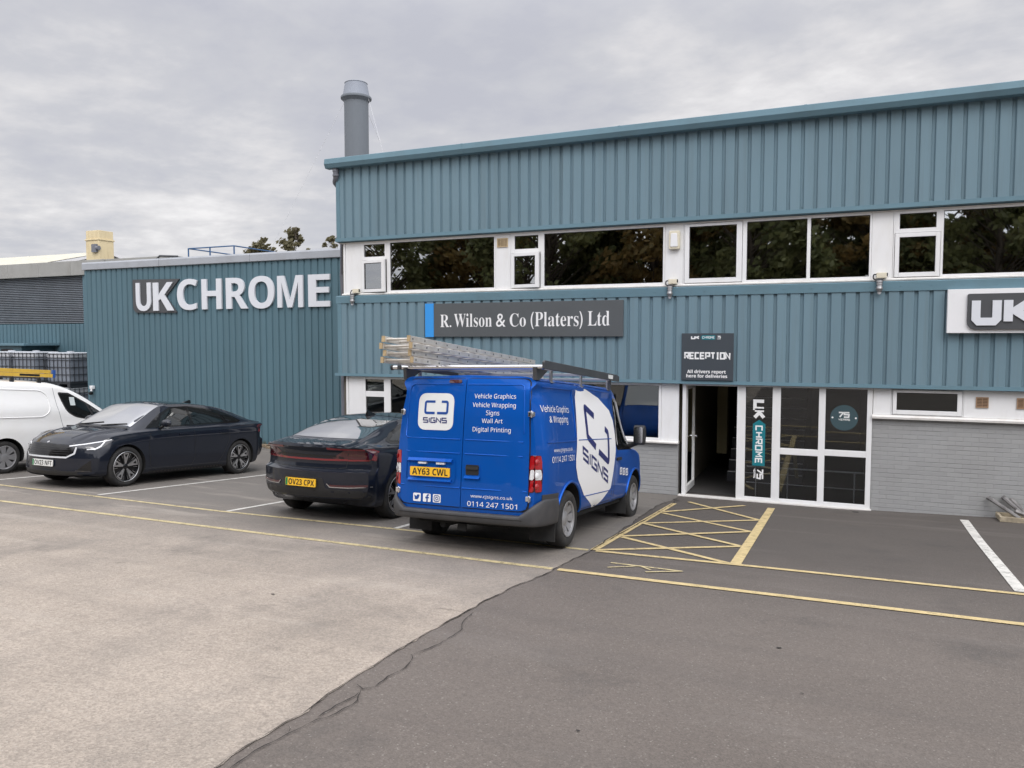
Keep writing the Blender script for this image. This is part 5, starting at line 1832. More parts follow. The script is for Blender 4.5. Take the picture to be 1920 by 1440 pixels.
mb = MB(); mb.box(XL + .14, XR, .34, 11.79, 5.30, 5.36)
part('ceiling', 'room_ceiling', mb)
mb = MB()
mb.box(-2.78, -2.66, .34, 8, .021, 2.74); mb.box(.52, .62, .34, 8, .021, 2.74); mb.box(-9.8, -2.79, 6.0, 6.1, .021, 2.74); mb.box(.63, 9.5, 4.0, 4.1, .021, 2.74)
part('partition_wall', 'recep_wall', mb)
mb = MB(); mb.box(-9.8, 9.5, 4.2, 4.3, 2.99, 5.29); mb.box(-6.16, -6.10, .5, 4.19, 2.99, 5.29); mb.box(.55, .61, .5, 4.19, 2.99, 5.29); mb.box(-2.80, -2.74, .5, 4.19, 2.99, 5.29)
part('room_partition', 'room_wall', mb)
# what stands inside the rooms: desks, shelving and half-drawn blinds read dimly through the glass
for x0, x1, y0, zt in ((-8.6, -7.0, 1.2, 3.72), (-5.2, -3.6, 1.6, 3.72), (-1.3, .2, 1.3, 3.72), (1.8, 3.6, 1.5, 3.72)):
    mb = MB(); mb.box(x0, x1, y0, y0 + .7, zt - .03, zt)
    for q in (x0 + .03, x1 - .07): mb.box(q, q + .04, y0 + .03, y0 + .67, 2.985, zt - .031)
    part('desk', 'wood', mb)
for x0, x1 in ((-7.4, -6.4), (-4.4, -3.2), (2.2, 3.9)):
    mb = MB(); mb.box(x0, x1, 3.85, 4.19, 2.985, 4.55)
    part('cupboard', 'int_mid', mb)

# brick plinths
mb = MB(); mb.box(-9.86, -2.67, .022, .128, -.3, .945); 
part('brick_wall', 'brick', mb)
mb = MB(); mb.box(.515, XR, .022, .128, -.3, 1.548)
part('brick_wall', 'brick', mb)

# upper cladding, its trims, and the eaves
mb = MB(); mb.corr(-9.93, XR, 5.0, 6.52, -.10, phase=.06)
for i in range(92):
    x = -9.93 - .06 + .213 * i + .150 + .016 + .0155
    if i % 3 == 1 and x < XR - .1:
        mb.lathe([(.0085, 0), (.0085, .006), (.001, .009)], lambda a, b, h, x=x: (x + a, -.066 - h, 5.06 + b), 8)
for i in range(1, 23):
    x = -9.93 - .06 + .852 * i + .137
    if x < XR - .1: mb.box(x, x + .006, -.1012, -.0995, 5.02, 6.48)
part('upper_cladding', 'clad', mb)
mb = MB(); mb.box(-10.03, -9.932, -.108, .05, 4.99, 6.50)
part('corner_trim', 'trim', mb, bevel=.006)
mb = MB()
mb.prism([(-.108, 5.015), (-.112, 4.945), (.04, 4.925), (.04, 4.940), (-.098, 4.958), (-.098, 5.015)], lambda a, b, d: (d, a, b), -10.06, XR)
part('drip_trim', 'trim', mb)
mb = MB(); mb.box(-10.02, XR, -.02, .04, 4.905, 4.924)
part('window_head', 'sill', mb)
ex = [-10.20, -6.92, -3.74, -.60, 2.54, 5.68, XR + .1]
prof = [(-.10, 6.485), (-.225, 6.485), (-.246, 6.492), (-.287, 6.572), (-.268, 6.676), (-.25, 6.686), (-.02, 6.686), (-.02, 6.66), (-.10, 6.56)]
for i in range(len(ex) - 1):
    mb = MB(); mb.prism(prof, lambda a, b, d: (d, a, b), ex[i] + .003, ex[i + 1] - .003)
    part('eaves_gutter', 'trim', mb)
for x in ex[1:-1]:
    pp = [(a + (-.004 if a < -.1 else 0), b + (.004 if b > 6.6 else -.004 if b < 6.5 else 0)) for a, b in prof]
    mb = MB(); mb.prism(pp, lambda a, b, d: (d, a, b), x - .035, x + .010)
    part('gutter_strap', 'trim', mb)
mb = MB(); mb.tube(catmull([(-9.99, -.15, 6.52), (-9.99, -.15, 6.40), (-10.01, -.12, 6.30), (-10.10, -.02, 6.235), (-10.15, .10, 6.21), (-10.15, .22, 6.12), (-10.15, .26, 5.9), (-10.15, .26, 1.0)], 5), .062, 14)
part('downpipe', 'grey_pvc', mb, smooth=60)
mb = MB()
for z in (6.44, 6.345): mb.lathe([(.062, -.02), (.072, -.018), (.072, .018), (.062, .02)], lambda a, b, h, z=z: (-9.99 + a, -.15 + b, z + h), 16)
part('pipe_collar', 'grey_pvc', mb)

# lower cladding
mb = MB(); mb.corr(-9.93, XR, 2.095, 3.66, -.10, phase=.02)
for i in range(92):
    x = -9.93 - .02 + .213 * i + .150 + .016 + .0155
    if i % 3 == 0 and x < XR - .1:
        mb.lathe([(.0085, 0), (.0085, .006), (.001, .009)], lambda a, b, h, x=x: (x + a, -.066 - h, 2.145 + b), 8)
for i in range(1, 23):
    x = -9.93 - .02 + .852 * i + .137
    if x < XR - .1: mb.box(x, x + .006, -.1012, -.0995, 2.12, 3.62)
part('lower_cladding', 'clad', mb)
mb = MB(); mb.box(-10.03, -9.932, -.107, .05, 2.09, 3.62)
part('corner_trim', 'trim', mb, bevel=.006)
mb = MB()
mb.prism([(-.104, 3.622), (-.114, 3.622), (-.120, 3.770), (-.07, 3.786), (-.03, 3.786), (-.03, 3.70), (-.104, 3.70)], lambda a, b, d: (d, a, b), -10.06, XR)
for i in range(44):
    x = -9.7 + i * .44
    mb.lathe([(.008, 0), (.008, .005), (.001, .008)], lambda a, b, h, x=x: (x + a, -.117 - h, 3.70 + b), 8)
part('cap_trim', 'trim', mb)
mb = MB(); mb.prism([(-.106, 2.115), (-.110, 2.055), (.03, 2.045), (.03, 2.058), (-.098, 2.068), (-.098, 2.115)], lambda a, b, d: (d, a, b), -10.12, XR)
part('drip_trim', 'trim', mb)

# ---- windows ---------------------------------------------------------------
pr_ = random.Random(12)
def pane(mb, x0, x1, z0, z1, y):
    k = len(mb.v)
    mb.box(x0, x1, y, y + .006, z0, z1)
    ax, az = pr_.uniform(-.004, .004), pr_.uniform(-.006, .006)          # no two panes hang quite true
    for i in range(k, len(mb.v)):
        px, py, pz = mb.v[i]
        mb.v[i] = (px, py + ax * (px - (x0 + x1) / 2) + az * (pz - (z0 + z1) / 2), pz)

def frame_grid(mb, x0, x1, z0, z1, holes, y0, y1):
    """white frame = outer rectangle minus rectangular holes, as butted bars (holes do not overlap in x unless stacked)"""
    xs = sorted({x0, x1, *[h[0] for h in holes], *[h[1] for h in holes]})
    for a, b in zip(xs[:-1], xs[1:]):
        hs = sorted([(h[2], h[3]) for h in holes if h[0] < (a + b) / 2 < h[1]])
        z = z0
        for p, q in hs:
            if p - z > 1e-4: mb.box(a, b, y0, y1, z, p)
            z = q
        if z1 - z > 1e-4: mb.box(a, b, y0, y1, z, z1)
    return mb

def window(x0, x1, z0, z1, panes, casements=(), y=0.0, glass='glass'):
    """panes: glass rectangles in the fixed frame; casements: (rect, glass rect, open degrees) hinged on the left"""
    mb = MB()
    frame_grid(mb, x0, x1, z0, z1, list(panes) + [c[0] for c in casements], y, y + .07)
    w = part('window', 'upvc', mb, bevel=.004)
    gk = MB()
    for p in panes:
        frame_grid(gk, p[0], p[1], p[2], p[3], [(p[0] + .009, p[1] - .009, p[2] + .009, p[3] - .009)], y + .022, y + .05)
    if gk.v: part('gasket', 'gasket', gk, w)
    for p in panes:
        mb = MB(); pane(mb, p[0], p[1], p[2], p[3], y + .034)
        part('pane', glass, mb, w)
    for r, g, deg in casements:
        mb = MB()
        a = R(deg)
        ca, sa = math.cos(a), math.sin(a)
        hx, hy = r[0], y - .012
        rot = lambda P: [(hx + (px - hx) * ca + (py - hy) * sa, hy - (px - hx) * sa + (py - hy) * ca, pz) for px, py, pz in P]
        frame_grid(mb, r[0] + .006, r[1] - .006, r[2] + .006, r[3] - .006, [g], y - .014, y + .045)
        mb.v = rot(mb.v)
        part('casement', 'upvc', mb, w, bevel=.004)
        mb = MB(); frame_grid(mb, *g, [(g[0] + .009, g[1] - .009, g[2] + .009, g[3] - .009)], y + .004, y + .03); mb.v = rot(mb.v)
        part('gasket', 'gasket', mb, w)
        mb = MB(); pane(mb, *g, y + .016); mb.v = rot(mb.v)
        part('pane', glass, mb, w)
    return w

def panel(x0, x1, z0, z1, y=.006, mat='upvc'):
    mb = MB(); mb.box(x0 + .003, x1 - .003, y, y + .05, z0, z1)
    return part('white_panel', mat, mb, bevel=.003)

def air_vent(x0, x1, z0, z1, mat, y=.0):
    mb = MB(); frame_grid(mb, x0, x1, z0, z1, [(x0 + .015, x1 - .015, z0 + .015, z1 - .015)], y - .012, y + .004)
    n = max(3, int((z1 - z0) / .024))
    for i in range(n):
        z = z0 + .015 + (z1 - z0 - .03) * (i + .25) / n
        mb.box(x0 + .016, x1 - .016, y - .009, y + .002, z, z + .010)
    k = max(2, int((x1 - x0) / .07))
    for i in range(1, k):
        x = x0 + (x1 - x0) * i / k
        mb.box(x - .004, x + .004, y - .011, y - .0095, z0 + .015, z1 - .015)
    v = part('air_vent', mat, mb)
    mb = MB(); mb.box(x0 + .012, x1 - .012, y + .002, y + .0055, z0 + .012, z1 - .012)
    part('vent_backing', 'vent_dark', mb, v)

ZB, ZT = 3.835, 4.905
panel(-9.88, -9.49, ZB, ZT)
window(-9.49, -6.31, ZB, ZT, [(-9.405, -8.885, 4.60, 4.862), (-8.755, -6.345, 3.875, 4.875)], [((-9.47, -8.84, 3.845, 4.535), (-9.395, -8.92, 3.915, 4.465), 7)])
panel(-6.31, -5.995, ZB, ZT); air_vent(-6.276, -6.044, 4.66, 4.835, 'vent')
window(-5.995, -2.95, ZB, ZT, [(-5.905, -5.407, 4.605, 4.862), (-5.285, -2.985, 3.875, 4.875)], [((-5.98, -5.36, 3.845, 4.535), (-5.905, -5.44, 3.915, 4.465), 7)])
panel(-2.95, -2.62, ZB, ZT)
window(-2.62, .43, ZB, ZT, [(-1.53, -.556, 3.875, 4.875), (-.50, .40, 3.875, 4.875)], [((-2.60, -1.60, 3.845, 4.895), (-2.515, -1.70, 3.93, 4.845), 0)])
panel(.43, .745, ZB, ZT)
window(.745, 4.00, ZB, ZT, [(.832, 1.352, 4.62, 4.862), (1.455, 3.95, 3.875, 4.875)], [((.765, 1.42, 3.845, 4.555), (.835, 1.350, 3.92, 4.485), 0)])
panel(4.00, 4.32, ZB, ZT)
window(4.32, 7.50, ZB, ZT, [(4.41, 4.92, 4.62, 4.862), (5.03, 7.46, 3.875, 4.875)], [((4.34, 5.0, 3.845, 4.555), (4.42, 4.92, 3.92, 4.485), 0)])
panel(7.50, XR, ZB, ZT)
mb = MB(); mb.prism([(-.045, 3.795), (-.05, 3.815), (-.03, 3.832), (.05, 3.834), (.05, 3.795)], lambda a, b, d: (d, a, b), -9.95, XR)
part('sill', 'sill', mb)
for bx in ((-9.93, -9.882, 3.835, 4.904), (-9.90, -9.845, 1.0, 2.044)):
    mb = MB(); mb.box(bx[0], bx[1], -.004, .05, bx[2], bx[3])
    part('corner_post', 'upvc', mb)

# ground floor strip of windows behind the parked cars
panel(-9.84, -9.47, 1.0, 2.043)
window(-9.47, -2.985, 1.0, 2.043, glass='glass_low', panes=[(-9.45 + .05, -8.935, 1.735, 1.99), (-9.40, -8.935, 1.06, 1.615), (-8.775, -6.10, 1.04, 2.0), (-6.02, -3.035, 1.04, 2.0)])
panel(-2.985, -2.665, 1.0, 2.043)
mb = MB(); mb.prism([(-.055, .950), (-.06, .975), (-.03, .998), (.05, .999), (.05, .950)], lambda a, b, d: (d, a, b), -9.90, -2.66)
part('sill', 'sill', mb)
# right of the entrance
panel(.515, .785, 1.615, 2.043)
window(.785, 1.81, 1.615, 2.043, [], glass='glass_low', casements=[((.80, 1.795, 1.625, 2.035), (.862, 1.722, 1.700, 1.985), 0)])
panel(1.81, XR, 1.615, 2.043); air_vent(1.975, 2.147, 1.777, 1.944, 'vent_brown'); air_vent(2.52, 2.69, 1.775, 1.944, 'vent_brown')
mb = MB(); mb.prism([(-.055, 1.552), (-.06, 1.585), (-.03, 1.612), (.05, 1.614), (.05, 1.552)], lambda a, b, d: (d, a, b), .505, XR)
part('sill', 'sill', mb)

# ---- entrance ---------------------------------------------------------------
mb = MB()
frame_grid(mb, -2.60, .51, .03, 2.045, [(-2.535, -1.645, .03, 2.02), (-1.50, -1.055, .085, 2.02), (-.92, -.31, .09, .865), (-.92, -.31, .975, 2.02), (-.205, .43, .095, .885), (-.205, .43, .990, 2.02)], -.005, .085)
ent = part('entrance_screen', 'upvc', mb, bevel=.005)
mb = MB(); mb.box(-2.66, .53, -.045, .10, -.12, .029)
part('threshold', 'sill', mb, ent, bevel=.004)
PAN = [(-1.50, -1.055, .085, 2.02), (-.92, -.31, .09, .865), (-.92, -.31, .975, 2.02), (-.205, .43, .095, .885), (-.205, .43, .990, 2.02)]
gk = MB()
for p in PAN: frame_grid(gk, *p, [(p[0] + .008, p[1] - .008, p[2] + .008, p[3] - .008)], .022, .05)
part('gasket', 'gasket', gk, ent)
for p in PAN:
    mb = MB(); pane(mb, *p, .034)
    part('pane', 'glass_clear', mb, ent)
# vinyl on the tall pane: lettering runs downwards, so (u along, v across) turns a quarter
ty = .0325
def down(u, v, d=0.0): return (-1.272 + v, ty - d, 1.80 - u)
mb = MB()
for vv, ff, lev in glyphs2d('UK', (0, .345, -.105, .105), .058, gap=.22):
    mb.add([down(a, b, lev * .0003) for a, b in vv], ff)
part('window_lettering', 'vinyl_white', mb, ent)
mb = MB(); mb.add([down(a, b) for a, b in [(.355, 0), (.43, .105), (1.165, .105), (1.165, -.105), (.43, -.105)]], [(4, 3, 2, 1, 0)])
part('teal_arrow', 'sign_teal', mb, ent)
mb = MB()
for vv, ff, lev in glyphs2d('CHROME', (.455, 1.125, -.062, .062), .024, gap=.52):
    mb.add([down(a, b, .0015 + lev * .0003) for a, b in vv], ff)
part('window_lettering', 'vinyl_white', mb, ent)
mb = MB()
for vv, ff, lev in glyphs2d('75', (1.20, 1.395, -.03, .085), .026, gap=.25, shear=.12):
    mb.add([down(a, b, lev * .0003) for a, b in vv], ff)
for vv, ff, lev in glyphs2d('YEARS', (1.215, 1.385, -.082, -.048), .007, gap=.4):
    mb.add([down(a, b, lev * .0003) for a, b in vv], ff)
part('window_lettering', 'vinyl_white', mb, ent)
mb = MB(); mb.add([(.085 + .215 * math.cos(2 * math.pi * i / 48), ty, 1.536 + .215 * math.sin(2 * math.pi * i / 48)) for i in range(48)], [tuple(range(47, -1, -1))][:1])
part('round_decal', 'decal_grey', mb, ent)
mb = MB()
for vv, ff, lev in glyphs2d('75', (-.02, .165, 1.535, 1.635), .024, gap=.25, shear=.14):
    mb.add([(a, ty - .0012 - lev * .0003, b) for a, b in vv], ff)
for vv, ff, lev in glyphs2d('YEARS', (-.005, .175, 1.488, 1.520), .007, gap=.35):
    mb.add([(a, ty - .0012 - lev * .0003, b) for a, b in vv], ff)
for cx in (-.095, .265):
    mb.add([(cx + .015 * math.cos(2 * math.pi * i / 12), ty - .0012, 1.535 + .015 * math.sin(2 * math.pi * i / 12)) for i in range(12)], [tuple(range(11, -1, -1))])
part('window_lettering', 'vinyl_offwhite', mb, ent)
# door leaf standing open inwards
mb = MB()
hx = -2.533
def leaf(px, py, pz): return (hx - .05 + py, .09 + px, pz)
frame_grid(mb, 0, .86, .04, 2.01, [(.075, .785, .16, 1.935)], 0, .055)
mb.v = [leaf(*p) for p in mb.v]
dr = part('door', 'upvc', mb, bevel=.004)
mb = MB(); mb.box(.075, .785, .025, .031, .16, 1.935); mb.v = [leaf(*p) for p in mb.v]
part('pane', 'glass', mb, dr)
mb = MB()
mb.tube([(hx + .005, .09 + .82, 1.0), (hx + .055, .09 + .82, 1.0), (hx + .06, .09 + .70, 1.0)], .011, 8)
mb.box(hx + .0055, hx + .012, .09 + .80, .09 + .84, .90, 1.10)
part('handle', 'chrome', mb, dr)

# reception interior: stairs, stair wall, rail
mb = MB()
for i in range(13):
    y0 = 1.7 + .25 * i
    mb.box(-2.02, -.62, y0, y0 + .25 if i < 12 else y0 + 1.5, .022, .022 + .195 * (i + 1))
part('staircase', 'stair', mb)
mb = MB()
for i in range(13):
    y0 = 1.7 + .25 * i; z = .022 + .195 * (i + 1)
    mb.box(-2.02, -.62, y0 - .006, y0 + .045, z + .001, z + .008)
part('stair_nosing', 'nosing', mb)
mb = MB(); mb.box(-2.30, -2.10, 2.2, 2.5, .5, 2.74)
part('interior_pillar', 'int_wall', mb)
mb = MB()
mb.tube([(-1.49, .24, .585), (.42, .24, .585)], .013, 8); mb.tube([(-1.49, .24, .30), (.42, .24, .30)], .008, 8)
for x in (-1.33, -.80, .27): mb.tube([(x, .24, .02), (x, .24, .585)], .011, 8)
part('hand_rail', 'rail_bright', mb)
mb = MB(); mb.prism([(1.0, .30), (1.14, .30), (1.65, .95), (1.50, .95)], lambda a, b, d: (-.70 - (a - 1.0) * .2 + d, a, b), 0, .05)
part('stair_string', 'int_wall', mb)

# ------------------------------------------------------------------ things fixed to the office building
def sign_box(name, label, x0, x1, z0, z1, yb, yf, mat):
    t = thing(name, label, 'sign', ((x0 + x1) / 2, yf, z0))
    mb = MB(); mb.box(x0, x1, yf, yb, z0, z1)
    mb.build('sign_panel', mat, t, bevel=.004)
    return t
s1 = sign_box('wall_sign', 'long dark grey sign with a blue end strip, reads R. Wilson & Co (Platers) Ltd', -7.63, -3.675, 2.90, 3.572, -.104, -.150, 'sign_grey')
mb = MB(); mb.box(-7.83, -7.632, -.152, -.104, 2.895, 3.575)
mb.build('end_strip', 'sign_blue', s1)
yb = -.1525
tw = lambda a, b: (a, yb, b)
mb = MB()
for s_, st, u0, u1, z0, z1, ft in (('R', 'serif', -7.480, -7.275, 3.095, 3.345, -.005), ('.', 'serif', -7.262, -7.225, 3.093, 3.133, .02), ('Wilson', 'serif', -7.165, -6.325, 3.093, 3.362, -.005),
        ('&', 'sans', -6.235, -6.030, 3.092, 3.350, .003), ('Co', 'serif', -5.940, -5.600, 3.093, 3.352, -.005), ('(', 'sans', -5.500, -5.435, 3.045, 3.375, .010),
        ('Platers', 'serif', -5.415, -4.530, 3.093, 3.368, -.005), (')', 'sans', -4.515, -4.450, 3.045, 3.375, .010), ('Ltd', 'serif', -4.350, -3.930, 3.098, 3.372, -.005)):
    v, f = text2d(s_, st, (u0, u1, z0, z1), ft)
    mb.add([tw(a, b) for a, b in v], f)
mb.build('lettering', 'vinyl_white', s1)

s2 = sign_box('reception_sign', 'square dark sign above the open doorway, reads RECEPTION', -2.603, -1.705, 2.122, 2.955, -.104, -.135, 'sign_dark')
yb2 = -.1375
mb = MB()
for vv, ff, lev in glyphs2d('RECEPTION', (-2.555, -1.755, 2.495, 2.622), .027, gap=.42):
    mb.add([(a, yb2 - lev * .0004, b) for a, b in vv], ff)
mb.build('lettering', 'vinyl_white', s2)
mb = MB()
for vv, ff, lev in glyphs2d('UK', (-2.440, -2.290, 2.850, 2.912), .022, gap=.35):
    mb.add([(a, yb2 - lev * .0004, b) for a, b in vv], ff)
for vv, ff, lev in glyphs2d('75', (-1.985, -1.925, 2.868, 2.910), .010, gap=.35):
    mb.add([(a, yb2 - lev * .0004, b) for a, b in vv], ff)
for vv, ff, lev in glyphs2d('YEARS', (-1.990, -1.925, 2.848, 2.860), .003, gap=.4):
    mb.add([(a, yb2 - lev * .0004, b) for a, b in vv], ff)
mb.build('lettering', 'vinyl_white', s2)
mb = MB()
for s_, u0, u1, z0, z1 in (('All drivers report', -2.500, -1.830, 2.230, 2.310), ('here for deliveries', -2.515, -1.805, 2.170, 2.232)):
    v, f = text2d(s_, 'bold', (u0, u1, z0, z1), .012)
    mb.add([(a, yb2, b) for a, b in v], f)
mb.build('lettering', 'vinyl_white', s2)
mb = MB(); mb.prism(rpoly([(-2.270, 2.880), (-2.245, 2.918), (-2.02, 2.918), (-2.02, 2.842), (-2.245, 2.842)], .006, 2), lambda a, b, d: (a, -.1355 - d, b), 0, .001)
tl = mb.build('teal_tab', 'sign_teal', s2)
mb = MB()
for vv, ff, lev in glyphs2d('CHROME', (-2.240, -2.030, 2.860, 2.902), .008, gap=.5):
    mb.add([(a, yb2 - .001 - lev * .0004, b) for a, b in vv], ff)
mb.build('tab_lettering', 'vinyl_offwhite', tl)

s3 = sign_box('fascia_sign', 'white box sign at the right edge with raised UK letters on dark grey', 1.52, 5.4, 2.945, 3.622, -.10, -.205, 'sign_white')
mb = MB()
outl = rpoly([(1.785, 3.548), (1.785, 2.998), (2.95, 2.998), (2.78, 3.27), (2.95, 3.548)], [.03, .14, .04, .0, .04], 6)
mb.prism(outl, lambda a, b, d: (a, -.206 - d, b), 0, .035)
bk = mb.build('letter_backing', 'letter_grey', s3, bevel=.004)
for w_, bx in (('U', (1.840, 2.232, 3.060, 3.500)), ('K', (2.262, 2.690, 3.060, 3.500))):
    mb = MB()
    for vv, ff, lev in glyphs2d(w_, bx, .118, gap=.2, square=False):
        n = len(vv); y0, y1 = -.2415, -.262 - lev * .001
        top = [(a, y1, b) for a, b in vv]; bot = [(a, y0, b) for a, b in vv]
        q = n // 2
        ring = list(range(q)) + list(range(n - 1, q - 1, -1))
        mb.add(top + bot, ff + [(ring[i], ring[(i + 1) % n], n + ring[(i + 1) % n], n + ring[i]) for i in range(n)])
    mb.build('letter', 'letter_white', s3)

for x, lab in ((-9.57, 'small floodlight under the upstairs window nearest the chimney'), (-2.79, 'small floodlight below the alarm box'), (.585, 'small floodlight just left of the white UK box sign')):
    t = thing('floodlight', lab, 'light', (x, -.12, 3.60), 'floodlights on the window ledge')
    mb = MB(); mb.box(x - .075, x + .075, -.10, -.02, 3.836, 3.925)
    mb.build('junction_box', 'alarm', t, bevel=.008)
    mb = MB(); mb.tube(catmull([(x - .072, -.06, 3.90), (x - .115, -.07, 3.89), (x - .115, -.10, 3.83), (x - .06, -.13, 3.80)], 5), .011, 8)
    mb.tube([(x + .078, -.06, 3.865), (x + .078, -.06, 3.92)], .016, 8)
    mb.build('cable', 'gasket', t, smooth=60)
    mb = MB(); mb.box(x - .085, x + .02, -.17, -.05, 3.792, 3.822)
    mb.build('bracket', 'dark_steel', t, bevel=.004)
    mb = MB()
    mb.lathe([(.001, .19), (.045, .19), (.050, .16), (.042, .155), (.047, .12), (.040, .115), (.044, .085), (.055, .06), (.040, .02), (.030, .0), (.001, 0)], lambda a, b, h, x=x: (x - .03 + a, -.165 + b, 3.605 + h), 16)
    mb.build('lamp_body', 'steel', t, smooth=30)
    mb = MB(); mb.lathe([(.034, .0), (.020, -.03), (.001, -.036)], lambda a, b, h, x=x: (x - .03 + a, -.165 + b, 3.604 + h), 16)
    mb.build('lens', 'clear_lens', t, smooth=40)

t = thing('alarm_box', 'cream alarm bell box on the white panel beside the open casement window', 'alarm box', (-2.773, 0, 4.455))
mb = MB(); mb.prism(rpoly(rect(-2.87, -2.676, 4.458, 4.786), .025, 4), lambda a, b, d: (a, .004 - d, b), 0, .075)
mb.build('case', 'alarm', t, bevel=.012)
mb = MB(); mb.prism(rpoly([(-2.84, 4.50), (-2.706, 4.50), (-2.72, 4.74), (-2.83, 4.74)], .02, 4), lambda a, b, d: (a, -.0715 - d, b), 0, .012)
mb.build('cover', 'sign_white', t, bevel=.006)

# ------------------------------------------------------------------ left-hand workshop with the big letters
YW = 2.3
W2 = thing('workshop_building', 'tall windowless workshop clad in dark blue-grey ribbed steel behind the navy saloon', 'building', (-16.5, YW, 0))
mb = MB(); mb.corr(-20.86, -10.2, .0, 4.93, YW, phase=.0, depth=.027)
mb.build('cladding', 'clad2', W2)
mb = MB(); mb.box(-20.96, -20.862, YW - .008, YW + .12, .0, 4.94)
mb.build('corner_trim', 'clad2', W2, bevel=.005)
mb = MB(); mb.box(-20.90, -10.2, YW + .05, YW + 14, -.2, 4.92)
mb.build('wall', 'clad2', W2)
for x0, x1 in ((-21.0, -17.86), (-17.85, -14.56), (-14.55, -10.2)):
    mb = MB(); mb.prism([(YW - .035, 4.915), (YW - .055, 4.93), (YW - .055, 5.10), (YW - .03, 5.145), (YW + .30, 5.16), (YW + .30, 4.94), (YW - .02, 4.94)], lambda a, b, d: (d, a, b), x0, x1)
    mb.build('parapet_trim', 'silver_trim', W2)
mb = MB(); mb.box(-20.95, -10.2, YW + .301, YW + 14.1, 4.93, 5.05)
mb.build('roof', 'roof', W2)

L = thing('wall_lettering', 'large raised white letters UKCHROME on the workshop wall, UK on dark grey', 'lettering', (-15.5, YW - .05, 3.65))
yl = YW - .006
mb = MB(); mb.prism(rpoly([(-18.92, 4.575), (-18.92, 3.62), (-17.22, 3.60), (-17.62, 4.06), (-17.10, 4.545)], [.04, .20, .03, .0, .03], 6), lambda a, b, d: (a, yl - d, b), 0, .04)
mb.build('letter_backing', 'letter_grey', L)
def solid_text(nm, s_, style, box, y0, y1, mat, parent, fat=0.0):
    v, f = text2d(s_, style, box, fat)
    ec = {}
    for q in f:
        for i in range(len(q)): ec.setdefault(frozenset((q[i], q[(i + 1) % len(q)])), []).append((q[i], q[(i + 1) % len(q)]))
    n = len(v)
    mb = MB()
    mb.add([(a, y1, b) for a, b in v] + [(a, y0, b) for a, b in v], f + [(e[0][1], e[0][0], n + e[0][0], n + e[0][1]) for e in ec.values() if len(e) == 1])
    mb.build(nm, mat, parent)
for ch, u0, u1, z0, z1 in (('U', -18.763, -18.173, 3.66, 4.47), ('K', -18.089, -17.31, 3.66, 4.46)):
    solid_text('letter', ch, 'bold', (u0, u1, z0, z1), yl - .041, yl - .075, 'letter_white', L)
for ch, u0, u1, z0, z1 in (('C', -17.189, -16.435, 3.665, 4.53), ('H', -16.279, -15.568, 3.675, 4.505), ('R', -15.406, -14.665, 3.675, 4.51), ('O', -14.619, -13.757, 3.665, 4.53), ('M', -13.651, -12.82, 3.68, 4.51), ('E', -12.65, -11.974, 3.685, 4.51)):
    solid_text('letter', ch, 'bold', (u0, u1, z0, z1), yl, yl - .05, 'letter_white', L)

t = thing('security_camera', 'small white camera low on the workshop wall near its left corner', 'camera', (-20.72, YW, 1.2))
mb = MB(); mb.box(-20.78, -20.66, YW - .10, YW, 1.35, 1.45); mb.tube([(-20.72, YW - .06, 1.36), (-20.72, YW - .09, 1.28)], .03, 10)
mb.build('housing', 'sign_white', t, bevel=.01)
mb = MB(); mb.lathe([(.001, -.05), (.05, -.04), (.065, .0), (.06, .04), (.001, .05)], lambda a, b, h: (-20.72 + a, YW - .10 + b, 1.22 + h), 14)
mb.build('dome', 'gloss_black', t, smooth=50)

# ------------------------------------------------------------------ loading bay building at the far left
YL = 5.5
W3 = thing('loading_bay', 'grey-fascia industrial unit with a large roller shutter at the left edge', 'building', (-30, YL, 0))
for i in range(8):
    x1 = -21.0 - 1.72 * i if i else -21.0
    mb = MB(); mb.box(-21.0 - 1.72 * (i + 1) - 3.0 + .004, -21.0 - 1.72 * i - 3.0 - .004, YL - .10, YL + .05, 5.155, 5.68)
    mb.build('fascia_panel', 'fascia_grey', W3, bevel=.012)
mb = MB(); mb.box(-23.9, -20.9, YL - .10, YL + .05, 5.155, 5.67)
mb.build('fascia_panel', 'fascia_grey', W3, bevel=.012)
sh = MB()
n = 26
for i in range(n):
    z0 = 3.42 + i * (5.15 - 3.42) / n; h = (5.15 - 3.42) / n
    prof = [(YL + .10, z0), (YL + .055, z0 + h * .25), (YL + .045, z0 + h * .5), (YL + .055, z0 + h * .75), (YL + .10, z0 + h)]
    sh.add([(-38, a, b) for a, b in prof] + [(-25.22, a, b) for a, b in prof], [(j, 5 + j, 6 + j, j + 1) for j in range(4)])
sh.build('roller_shutter', 'shutter', W3)
mb = MB(); mb.box(-25.20, -25.06, YL - .02, YL + .12, .0, 5.15)
mb.build('guide_rail', 'clad2', W3, bevel=.005)
mb = MB(); mb.corr(-38, -25.205, .0, 3.415, YL + .01); mb.corr(-25.05, -20.9, .0, 5.15, YL + .02)
mb.build('cladding', 'clad2', W3)
mb = MB(); mb.box(-38, -20.95, YL + .16, YL + 10, -.2, 5.60)
mb.build('wall', 'int_mid', W3)
mb = MB(); mb.box(-38.2, -20.8, YL + .051, YL + 10.2, 5.605, 5.67)
mb.build('roof', 'roof', W3)
